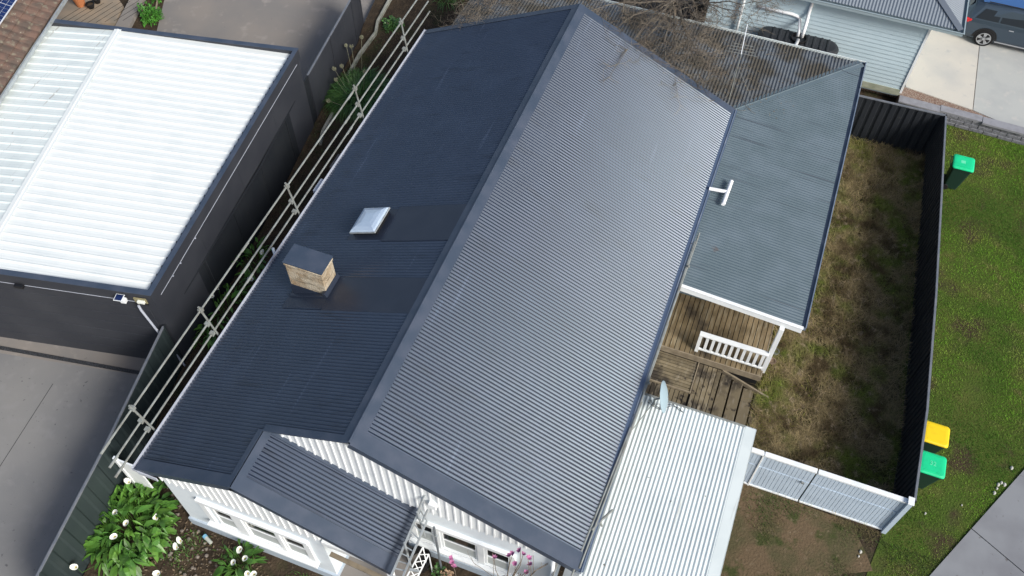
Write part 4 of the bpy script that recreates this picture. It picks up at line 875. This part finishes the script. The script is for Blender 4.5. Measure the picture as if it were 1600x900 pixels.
V = []; F = []
for k in range(900):
    px = random.uniform(215, 420); py = random.uniform(745, 905); p = at(px, py, .02)
    if p[1] > -1.33 and p[0] > -4.5: continue
    a = random.uniform(0, 6.3); r = random.uniform(.015, .05); o = len(V); u = np.array((math.cos(a), math.sin(a), random.uniform(-.2, .4)))*r; v = np.array((-math.sin(a), math.cos(a), .1))*r*.45
    V += [p-u, p+v, p+u+(0, 0, .01), p-v]; F.append((o, o+1, o+2, o+3))
tag(npmesh('fallen_leaves', V, F, M('dead garden leaf', (.13, .095, .06), .85, .2, island=.6, noise=[((.20, .17, .12), 8, .5, .7)])), 'dead brown leaves over the front garden bed', 'leaves', kind='stuff')
b = MB()
for (px, py) in ((1554, 770), (1560, 757), (1565, 754), (1570, 757), (1558, 763), (1342, 869), (1581, 731), (1503, 789), (1446, 802), (1345, 862)):
    p = at(px, py, .03); r = random.uniform(.015, .045); b.rings([[(p[0]+r*k2*math.cos(a), p[1]+r*k2*math.sin(a)*1.4, .02+z*r) for a in np.linspace(0, 2*math.pi, 6, endpoint=False)] for k2, z in ((1, -.3), (.9, .5), (.4, .9))])
tag(b.build('pale_stones', M('pale stone', (.5, .49, .45), .8)), 'a few pale stones and bits of litter on the grass near the footpath', 'stones', kind='stuff')
# ------------------------------------------------------------------ wheelie bins
def wheelie(c, lidmat, label, lidname='lid', text=None, patch=False, handle=-1):
    t = thing('wheelie_bin', (c[0], c[1], 0), label, 'bin', 'wheelie bins against the charcoal fence')
    def rr(hx_, hy_, z, r=.05, dx=0):
        o = []
        for (sx, sy, a0) in ((1, 1, 0), (-1, 1, 90), (-1, -1, 180), (1, -1, 270)):
            for k in range(4):
                a = math.radians(a0+k*30); o.append((c[0]+dx+sx*(hx_-r)+r*math.cos(a), c[1]+sy*(hy_-r)+r*math.sin(a), z))
        return o
    MB().rings([rr(.20, .20, .06, dx=-.04), rr(.22, .22, .3, dx=-.03), rr(.28, .27, .93, dx=0), rr(.31, .29, .95), rr(.31, .29, 1.0)]).build('body', bingreen, t, smooth=False)
    lid = MB(); lid.rings([rr(.315, .30, 1.003, .06), rr(.32, .305, 1.02, .07), rr(.315, .30, 1.045, .08), rr(.28, .265, 1.065, .09), rr(.22, .20, 1.072, .09)]); lo = lid.build('lid', lidmat, t, bevel=.004)
    if text:
        cu = bpy.data.curves.new('t', 'FONT'); cu.body = text; cu.size = .16; cu.extrude = .002; cu.align_x = 'CENTER'; cu.align_y = 'CENTER'
        to = bpy.data.objects.new('t', cu); COL.objects.link(to); dg = bpy.context.evaluated_depsgraph_get(); me = bpy.data.meshes.new_from_object(to.evaluated_get(dg)); bpy.data.objects.remove(to)
        me.materials.clear(); me.materials.append(lidmark); o = bpy.data.objects.new('lid_number', me); COL.objects.link(o)
        o.matrix_world = Matrix.Translation((c[0], c[1], 1.076)) @ Matrix.Rotation(0, 4, 'Z'); me.transform(o.matrix_world); o.matrix_world = Matrix(); o.parent = lo; o.matrix_parent_inverse = lo.matrix_parent_inverse.copy() if 0 else Matrix.Translation(-Vector((c[0], c[1], 0))) if 0 else Matrix(); o.matrix_parent_inverse = (t.matrix_world @ lo.matrix_parent_inverse).inverted() if 0 else Matrix()
    if patch: MB().box(c[0]-.09, c[0]+.04, c[1]-.06, c[1]+.06, 1.0725, 1.0745).build('lid_label', lidmark, lo)
    MB().box(c[0]-.20, c[0]+.20, c[1]+.215, c[1]+.222, 1.071, 1.079).box(c[0]-.20, c[0]+.20, c[1]-.222, c[1]-.215, 1.071, 1.079).build('lid_moulding', lidmat, lo)['kind'] = 'stuff'
    MB().tube([(c[0]+handle*.30, c[1]-.22, .99), (c[0]+handle*.37, c[1]-.20, 1.0), (c[0]+handle*.37, c[1]+.20, 1.0), (c[0]+handle*.30, c[1]+.22, .99)], .014, 8).build('handle', bingreen, t)
    for sy in (-1, 1): MB().tube([(c[0]-.2, c[1]+sy*.20, .1), (c[0]-.2, c[1]+sy*.25, .1)], .1, 18).build('wheel', tyre_m, t)
    return t
wheelie((11.90, 16.83), lidgreen, 'green-lidded bin standing alone on the lawn near the back end of the fence', patch=True)
wheelie((12.02, 7.06), lidyellow, 'yellow-lidded bin against the charcoal fence')
wheelie((12.02, 6.19), lidgreen, 'green-lidded bin right beside the yellow-lidded one', text='32')

# ------------------------------------------------------------------ pale blue neighbour house, tank, drive
nz_ = .5; nb = thing('blue_house', (6.3, 23.5, nz_), 'pale blue weatherboard house with a grey hip roof at the top right', 'house')
MB().box(2.9, 9.78, 20.02, 27, .3, 3.42).build('wall', bluewall, nb)
def boards_w(O, U, N, L, z0, z1):
    n = int((z1-z0)/.155); P = []; F = []
    for k in range(n):
        z = z0+k*.155
        for (zz, h) in ((z, .032), (z+.152, .006)):
            P.append(np.array(O)+np.array(N)*h+(0, 0, zz)); P.append(np.array(O)+np.array(U)*L+np.array(N)*h+(0, 0, zz))
    for i in range(2*n-1): F.append((2*i, 2*i+1, 2*i+3, 2*i+2))
    return P, F
P, F = boards_w((2.9, 20.02, 0), (1, 0, 0), (0, -1, 0), 6.88, .62, 3.40); npmesh('weatherboards', P, F, bluewall, nb)
P, F = boards_w((9.78, 20.02, 0), (0, 1, 0), (1, 0, 0), 7, .62, 3.40); npmesh('weatherboards', P, F, bluewall, nb)
MB().box(9.76, 9.83, 19.965, 20.035, .5, 3.40).build('corner_board', paint, nb)
MB().box(2.88, 9.80, 19.97, 20.0, .38, .62).build('plinth', M('mossy plinth', (.36, .38, .30), .8, noise=[((.25, .28, .2), 4, .4, .7)]), nb)
ex0, ex1, ey0, ey1, ez = 2.4, 10.58, 19.72, 27.4, 3.5; sl_ = .42; hw = (ey1-ey0)/2
q = MB(); q.add([(ex0, ey0, ez), (ex1, ey0, ez), (ex1, ey1, ez), (ex0, ey1, ez), (ex0+hw, ey0+hw, ez+hw*sl_), (ex1-hw, ey0+hw, ez+hw*sl_), (ex0, ey0, ez-.12), (ex1, ey0, ez-.12), (ex1, ey1, ez-.12), (ex0, ey1, ez-.12)],
     [(0, 1, 5, 4), (1, 2, 5), (2, 3, 4, 5), (3, 0, 4), (0, 6, 7, 1), (1, 7, 8, 2), (2, 8, 9, 3), (3, 9, 6, 0), (6, 9, 8, 7)])
nr = q.build('roof', oldsteel, nb); sa = math.atan(sl_)
corr('roof_sheet', M('grey corrugated steel', (.17, .20, .235), .5), nr, (0, ey0, ez), (1, 0, 0), (0, math.cos(sa), math.sin(sa)), (0, -math.sin(sa), math.cos(sa)), ex0, ex1, 0, lambda u: max(0, min(hw, u-ex0, ex1-u))/math.cos(sa), pitch=.10, amp=.013, off=.014)
corr('roof_sheet', bpy.data.materials['grey corrugated steel'], nr, (ex1, 0, ez), (0, 1, 0), (-math.cos(sa), 0, math.sin(sa)), (math.sin(sa), 0, math.cos(sa)), ey0, ey1, 0, lambda u: max(0, min(u-ey0, ey1-u))/math.cos(sa), pitch=.10, amp=.013, off=.014)
hpA = np.array((ex1, ey0, ez+.03)); hpB = np.array((ex1-hw, ey0+hw, ez+hw*sl_+.03)); MB().bar(hpA, hpB, .22, .02).build('hip_cap', M('slate cap', (.10, .12, .15), .5), nr)
q = MB(); q.box(ex0, ex1+.12, ey0-.12, ey0-.105, ez-.11, ez+.0).box(ex0, ex1+.12, ey0-.105, ey0, ez-.11, ez-.10).box(ex1+.105, ex1+.12, ey0-.12, ey1, ez-.11, ez).box(ex1, ex1+.105, ey0-.1, ey1, ez-.11, ez-.1).box(ex0, ex1+.14, ey0-.135, ey0-.1, ez-.005, ez+.012).box(ex1+.1, ex1+.135, ey0-.1, ey1, ez-.005, ez+.012); q.build('gutter', M('blue grey trim', (.30, .37, .40), .5), nr)
MB().tube([(4.02, 19.9, 3.3), (4.02, 19.9, .3)], .045, 10).build('downpipe', paint, nb, smooth=True)
# raised drive + block wall + pebbles
dz = .42
D = [at(1415, 136, dz), at(1458, 40, dz), at(1478, -40, dz), at(1700, -40, dz), at(1760, 240, dz), at(1600, 207, dz), at(1520, 173, dz)]
poly('neighbour_ground', [(9.79, 19.80, .40), (18, 19.45, .40), (40, 18.6, .40), (40, 60, .40), (2.9, 60, .40), (2.9, 20.3, .40), (9.79, 20.3, .40)], pebble, .43)
jt = at(1530, 75, dz); jb = at(1520, 172, dz)
A_ = at(1415, 136, dz)
poly('neighbour_driveway', [(A_[0], A_[1], dz+.01), (jb[0]-.012, jb[1], dz+.01), (jt[0]-.012, jt[1], dz+.01), (jt[0]+.1, jt[1]+12, dz+.01), (9.85, 36, dz+.01), (9.85, 22, dz+.01)], conc_pale, .04)
cc = at(1605, 209, dz); poly('neighbour_driveway', [(jb[0]+.012, jb[1], dz+.01), (cc[0], cc[1], dz+.01), (19, 19.5, dz+.01), (22, 36, dz+.01), (jt[0]+.13, jt[1]+12, dz+.01), (jt[0]+.012, jt[1], dz+.01)], M('grey pale concrete', (.42, .43, .41), .8, noise=[((.35, .36, .36), .9, .4, .7), ((.5, .48, .44), 3, .58, .8)], bump=(30, .15, .006)), .04)
rw = thing('retaining_wall', (12.5, 19.5, 0), 'low grey split-face block retaining wall between the lawn and the pale driveway', 'wall')
wp = [at(1408, 158, .5), at(1482, 184, .42), at(1600, 212, .42)]
a, c = np.array((9.80, 19.64, 0)), np.array((17.5, 19.40, 0)); L = np.linalg.norm(c-a); U_ = (c-a)/L; N_ = np.array((U_[1], -U_[0], 0))
for r in range(3):
    q = MB(); u = -.3+(.23 if r % 2 else 0)
    while u < L: q.fbox(a+N_*(-.03*r), U_, N_, (0, 0, 1), max(u, 0), u+.44, -.22, random.uniform(-.01, .012), r*.125, r*.125+.118); u += .455
    q.build('block_course', block_m, rw, bevel=.012)
q = MB(); u = .0; k = 0
while u < L: wv = random.choice([1.35, .9, .9]); q.fbox(a-N_*.10, U_, N_, (0, 0, 1), u, u+wv-.01, -.22-.04*(k % 2), .10-.07*(k % 2), .376, .435+.012*(k % 3)); u += wv; k += 1
q.build('capping', blocktop, rw, bevel=.006)
# water tank
tk = thing('water_tank', (6.1, 19.45, 0), 'long black water tank with rounded ends against the pale blue wall', 'water tank')
zt = 2.05; ta, tb_ = at(1176, 40, zt), at(1312, 82, zt)
xa, xb, ya, yb_ = 4.75, 7.38, 19.08, 19.88; rr_ = (yb_-ya)/2
def stad(e, z): 
    o = []
    for k in range(13): a = math.pi/2-math.pi*k/12; o.append((xb-rr_+(rr_+e)*math.cos(a), (ya+yb_)/2+(rr_+e)*math.sin(a), z))
    for k in range(13): a = -math.pi/2-math.pi*k/12; o.append((xa+rr_+(rr_+e)*math.cos(a), (ya+yb_)/2+(rr_+e)*math.sin(a), z))
    return o
MB().rings([stad(0, 0), stad(0, 1.9), stad(.012, 1.91), stad(.012, 1.94), stad(-.03, 2.0), stad(-.12, 2.04), stad(-.25, 2.05)]).build('shell', tank_m, tk, smooth=False)
for k in range(9):
    x = xa+.42+k*.225
    if abs(x-6.06) < .22: continue
    MB().box(x, x+.085, ya+.10, yb_-.10, 2.035, 2.085).build('rib', tank_m, tk, bevel=.03)
q = MB(); q.rings([[(6.06+r*math.cos(a), 19.46+r*math.sin(a), z) for a in np.linspace(0, 2*math.pi, 24, endpoint=False)] for r, z in ((.26, 2.04), (.26, 2.12), (.235, 2.12), (.20, 2.03), (.0, 2.03))]); q.build('inlet_strainer', black, tk)
pv = bpy.data.materials['white pvc']
pp = thing('rain_pipe', (6.0, 19.8, 2.1), 'white plumbing pipes bending down into the top of the black tank', 'pipe')
MB().tube([at(1185, 10, 2.55), at(1238, 22, 2.55), at(1245, 25, 2.5), at(1250, 30, 2.4), (6.0, 19.55, 2.3), (6.0, 19.5, 2.12)], .055, 12).build('long_pipe', pv, pp, smooth=True)
MB().tube([(6.12, 19.98, 3.3), (6.12, 19.95, 2.75), (6.14, 19.75, 2.55), (6.14, 19.52, 2.4), (6.14, 19.5, 2.12)], .055, 12).build('short_pipe', pv, pp, smooth=True)
MB().tube([(6.05, 19.35, 2.10), (6.02, 18.9, 2.2), (5.98, 18.2, 2.62)], .055, 12).build('overflow_pipe', pv, pp, smooth=True)
# antenna on the wing roof
mb_ = np.array((4.62, 14.62, 3.0)); mt_ = at(1155, 82, y=14.62)
an = thing('tv_antenna', mb_, 'thin television antenna on a mast above the back roof', 'antenna')
MB().tube([mb_, (4.62, 14.62, mt_[2])], .014, 8).build('mast', rail_m, an)
zb = mt_[2]; b0, b1 = np.array((4.62, 14.62, zb)), at(1168, 38, zb); bd = b1-b0; bl_ = np.linalg.norm(bd); bd /= bl_; bsd = np.array((bd[1], -bd[0], 0))
b0 = b0-bd*.05
MB().bar(b0, b1, .02, .02).build('boom', paint, an)
q = MB()
for k, (t, h) in enumerate(((.02, .42), (.12, .36), (.22, .32), (.32, .28), (.62, .12), (.70, .11), (.78, .10), (.86, .09), (.95, .08))): p = b0+bd*bl_*t; MB().tube([p-bsd*h, p+bsd*h], .006, 5).build('element', rail_m, an)
for (px, py) in ((1128, 172), (1140, 150)): pass
q = MB(); q.tube([(4.62, 14.62, mt_[2]-.5), (4.3, 14.4, 3.45), (4.2, 14.3, 3.5)], .004, 4).tube([(4.62, 14.62, mt_[2]-.5), (5.2, 15.1, 3.02)], .004, 4); q.build('guy_wire', rail_m, an)

# ------------------------------------------------------------------ the car
ccy, ccx = at(1537, 58, dz+.33)[1], at(1537, 58, dz+.33)[0]
car = thing('parked_car', (ccx+1.3, ccy+.9, dz), 'dark station wagon parked on the pale driveway at the top right', 'car')
ys = ccy-.06; yw2 = ccy+1.78; yc_ = (ys+yw2)/2; hw_ = (yw2-ys)/2; x_r = ccx-.92
def sec(x, wb, wt, zb_, zm, zt_, ww):
    # cross-section ring: low body, shoulder, greenhouse
    z0 = dz+zb_
    return [(x, yc_+sx*w, z) for sx, w, z in ((-1, hw_*wb*.93, z0), (-1, hw_*wb, z0+.18), (-1, hw_*wb, dz+zm-.12), (-1, hw_*wb*.975, dz+zm), (-1, hw_*wt, dz+zt_-.05), (-1, hw_*wt*.86, dz+zt_),
            (1, hw_*wt*.86, dz+zt_), (1, hw_*wt, dz+zt_-.05), (1, hw_*wb*.975, dz+zm), (1, hw_*wb, dz+zm-.12), (1, hw_*wb, z0+.18), (1, hw_*wb*.93, z0))]
secs = [sec(x_r, .80, .62, .38, .95, 1.02, 0), sec(x_r+.06, .92, .70, .28, .97, 1.15, 0), sec(x_r+.22, .985, .74, .22, .98, 1.40, 0), sec(x_r+.5, 1, .77, .2, .98, 1.48, 0), sec(x_r+1.4, 1, .79, .2, .97, 1.52, 0), sec(x_r+2.4, 1, .79, .2, .95, 1.50, 0), sec(x_r+2.9, 1, .77, .2, .94, 1.42, 0),
        sec(x_r+3.5, 1, .80, .2, .92, 1.0, 0), sec(x_r+4.3, .96, .78, .22, .84, .90, 0), sec(x_r+4.65, .80, .65, .30, .62, .72, 0)]
q = MB(); q.rings(secs); bd_ = q.build('body', car_m, car, bevel=.03)
q = MB(); q.fbox((0, 0, 0), (1, 0, 0), (0, 1, 0), (0, 0, 1), x_r+.42, x_r+2.75, yc_-hw_*.64, yc_+hw_*.64, dz+1.485, dz+1.52); q.build('roof_panel', car_roof_sheen, car, bevel=.02)
def sidewin(x0, x1, dx0, dx1, side):
    P_ = []
    for x, f in ((x0, 0.12), (x1, .12), (x1+dx1, .86), (x0+dx0, .86)):
        wbm = hw_*.975; wtm = hw_*.775; zz = dz+.97+(.45)*f; P_.append((x, yc_+side*(wbm+(wtm-wbm)*f+.012), zz))
    n_ = (0, side*.004, .002); return MB().prism(P_, n_)
for sd_ in (-1, 1):
    sidewin(x_r+.36, x_r+1.12, .22, 0, sd_).build('side_window', glass, car); sidewin(x_r+1.18, x_r+2.0, 0, 0, sd_).build('side_window', glass, car); sidewin(x_r+2.06, x_r+3.0, 0, -.35, sd_).build('side_window', glass, car)
    wt_ = MB().tube([(x_r+.6, yc_+sd_*hw_*.68, dz+1.56), (x_r+2.6, yc_+sd_*hw_*.68, dz+1.56)], .018, 8).build('roof_rail', black, car)
    yo = yc_+sd_*hw_*.93
    for xx in (ccx, ccx+2.75):
        wo = MB().tube([(xx, yo-sd_*.14, dz+.33), (xx, yo+sd_*.085, dz+.33)], .33, 28).build('wheel', tyre_m, car, bevel=.02)
        q = MB(); q.tube([(xx, yo+sd_*.086, dz+.33), (xx, yo+sd_*.094, dz+.33)], .235, 28)
        q.build('rim_disc', black, wo); q = MB(); yy = yo+sd_*.10
        for k in range(5):
            for dd2 in (-.16, .16):
                a = k*2*math.pi/5+.3; q.bar((xx+.04*math.cos(a), yy, dz+.33+.04*math.sin(a)), (xx+.225*math.cos(a+dd2), yy, dz+.33+.225*math.sin(a+dd2)), .045, .02, up=(0, 1, 0))
        for k in range(24): a = k*math.pi/12; a2 = a+math.pi/12; q.bar((xx+.225*math.cos(a), yy, dz+.33+.225*math.sin(a)), (xx+.225*math.cos(a2), yy, dz+.33+.225*math.sin(a2)), .02, .025, up=(0, 1, 0))
        q.tube([(xx, yy-.01, dz+.33), (xx, yy+sd_*.02, dz+.33)], .05, 14); q.build('rim', alloy, wo)
        q = MB()
        for k in range(12): a = math.pi*k/12; a2 = math.pi*(k+1)/12; q.bar((xx+.375*math.cos(a), yc_+sd_*(hw_+.004), dz+.33+.375*math.sin(a)), (xx+.375*math.cos(a2), yc_+sd_*(hw_+.004), dz+.33+.375*math.sin(a2)), .075, .02, up=(0, 1, 0))
        q.build('wheel_arch', black, car)
    MB().box(x_r+.02, x_r+.30, yc_+sd_*hw_*.72 if sd_ > 0 else yc_-hw_*.985, yc_+hw_*.985 if sd_ > 0 else yc_-hw_*.72, dz+.80, dz+.96).build('tail_light', redg, car, bevel=.03)
    for xx in (x_r+1.55, x_r+2.5): MB().box(xx, xx+.16, yc_+sd_*(hw_+.002)-.012, yc_+sd_*(hw_+.002)+.012, dz+.82, dz+.85).build('door_handle', alloy, car, bevel=.006)
    MB().box(x_r+1.3, x_r+3.3, yc_+sd_*(hw_*.985)-.012, yc_+sd_*(hw_*.985)+.012, dz+.26, dz+.29).build('sill_trim', alloy, car)
MB().prism([(x_r+.045, yc_-hw_*.6, dz+1.04), (x_r+.045, yc_+hw_*.6, dz+1.04), (x_r+.17, yc_+hw_*.56, dz+1.38), (x_r+.17, yc_-hw_*.56, dz+1.38)], (-.012, 0, .006)).build('rear_window', glass, car)

# ------------------------------------------------------------------ grass (numpy blades)
def blades(name, label, inside, bbox, n, hmin, hmax, wd, mat, bend=.6, clump=0, seed_=1, thin=None):
    r = np.random.default_rng(seed_); x = r.uniform(bbox[0], bbox[1], n); y = r.uniform(bbox[2], bbox[3], n)
    if clump: 
        k = r.integers(0, clump, n); cx = r.uniform(bbox[0], bbox[1], clump); cy = r.uniform(bbox[2], bbox[3], clump); m_ = r.random(n) < .6
        x = np.where(m_, cx[k]+r.normal(0, .09, n), x); y = np.where(m_, cy[k]+r.normal(0, .09, n), y)
    ok = inside(x, y)
    if thin is not None: ok &= r.random(n) < thin(x, y)
    x, y = x[ok], y[ok]; n = len(x)
    h = r.uniform(hmin, hmax, n); a = r.uniform(0, 2*np.pi, n); b_ = h*r.uniform(.1, bend, n)*2; w_ = wd*r.uniform(.6, 1.3, n)
    ca_, sa_ = np.cos(a), np.sin(a); z0 = np.full(n, .0)
    p0 = np.stack([x-sa_*w_/2, y+ca_*w_/2, z0], 1); p1 = np.stack([x+sa_*w_/2, y-ca_*w_/2, z0], 1)
    mx, my = x+ca_*b_*.35, y+sa_*b_*.35
    p2 = np.stack([mx+sa_*w_*.35, my-ca_*w_*.35, h*.65], 1); p3 = np.stack([mx-sa_*w_*.35, my+ca_*w_*.35, h*.65], 1)
    p4 = np.stack([x+ca_*b_, y+sa_*b_, h*r.uniform(.6, 1.05, n)], 1)
    V = np.stack([p0, p1, p2, p3, p4], 1).reshape(-1, 3); i = np.arange(n)*5
    me = bpy.data.meshes.new(name); me.vertices.add(len(V)); me.vertices.foreach_set('co', V.astype(np.float32).ravel())
    idx = np.stack([i, i+1, i+2, i+3, i+3, i+2, i+4], 1).ravel().astype(np.int32); me.loops.add(len(idx)); me.loops.foreach_set('vertex_index', idx)
    ls = np.stack([np.arange(n)*7, np.arange(n)*7+4], 1).ravel().astype(np.int32); lt = np.tile([4, 3], n).astype(np.int32)
    me.polygons.add(2*n); me.polygons.foreach_set('loop_start', ls); me.polygons.foreach_set('loop_total', lt); me.materials.append(mat); me.update(calc_edges=True); me.shade_flat()
    o = bpy.data.objects.new(name, me); COL.objects.link(o); return tag(o, label, 'grass', kind='stuff')
pth = lambda x, y: ((x-e2[0])*per[0]+(y-e2[1])*per[1]) < -.02
def patch(x, y, s=1.3, ph=0): return .5+.25*np.sin(x*s*1.7+ph+np.sin(y*s))+.25*np.sin(y*s*1.3+ph*2+1.5*np.sin(x*s*.8))
blades('lawn_grass', 'short green lawn right of the charcoal fence', lambda x, y: (x > 11.5+.0*x) & pth(x, y) & (y < 19.60-(x-9.8)*.031) & (x > 11.56-.04*(y-7)*(y > 7)), (11.0, 16.8, .5, 19.5), 230000, .02, .055, .010, grass_l, thin=lambda x, y: (.40+.60*patch(x, y, 1.1)*(1-.45*np.clip((9-y)/5, 0, 1)))*(1-.93*np.exp(-(((x-13.15)/.35)**2+((y-9.4)/.6)**2)))*(1-.8*np.exp(-(((x-12.9)/.5)**2+((y-6.2)/1.1)**2))))
blades('yard_grass', 'long dry brown and green grass in the narrow yard', lambda x, y: (x > 7.72) & (x < 11.42-.035*np.maximum(0, y-7)) & (y > 4.7) & (y < 17.75), (7.7, 11.5, 4.65, 17.8), 95000, .06, .24, .010, grass_y, bend=1.1, clump=900, seed_=2)
blades('verge_grass', 'patchy grass on the bare ground in front of the slatted gate', lambda x, y: (x > 7.9) & pth(x, y) & (y < 4.5) & ~((x > 11.4) & (y > 4.3)), (7.9, 14.5, -1.0, 4.5), 60000, .02, .07, .010, grass_f, bend=.9, seed_=3, thin=lambda x, y: np.clip((patch(x, y, 2.1, 1)-.55)*2.0+np.clip((x-10.2)*.5, 0, .7)+.6*(y > 4.2)+.03, 0, 1))
blades('side_weeds', 'low dark weeds in the side strip between fence and house', lambda x, y: (x < -4.6) & (x > -8.3+.17*np.abs(0*y)) & (x > np.interp(y, [-4, 2.6, 8.4, 16], [-6.1, -7.15, -7.6, -8.6])), (-8.7, -4.6, -1, 18.0), 22000, .03, .12, .012, M('weed green', (.035, .060, .018), .7, island=.5, noise=[((.07, .06, .025), 1.5, .45, .6)]), bend=.9, seed_=4, thin=lambda x, y: patch(x, y, 1.9, 2)*.9)

blades('edge_grass', 'yellow-green tufts along the verandah side and far end of the yard', lambda x, y: (x > 7.75) & (x < 10.9) & (y > 5.0) & (y < 17.7), (7.75, 10.9, 5.0, 17.7), 60000, .04, .16, .011, M('yellow green grass', (.22, .24, .035), .65, .2, island=.45, noise=[((.22, .19, .07), 1.8, .48, .62)]), bend=.9, seed_=6, thin=lambda x, y: np.clip(1.25-(x-7.7)*1.25+.35*patch(x, y, 1.7), 0, 1)*.9+.45*(y > 16.4)+.08)
blades('bed_weeds', 'low green weeds in the front garden bed', lambda x, y: (x > -5.9) & (x < -1.0) & (y > -3.9) & (y < -1.4), (-5.9, -1.0, -3.9, -1.4), 9000, .03, .10, .014, leafg, bend=.9, seed_=7, thin=lambda x, y: np.clip(patch(x, y, 2.6, 1)-.45, 0, 1)*1.4)
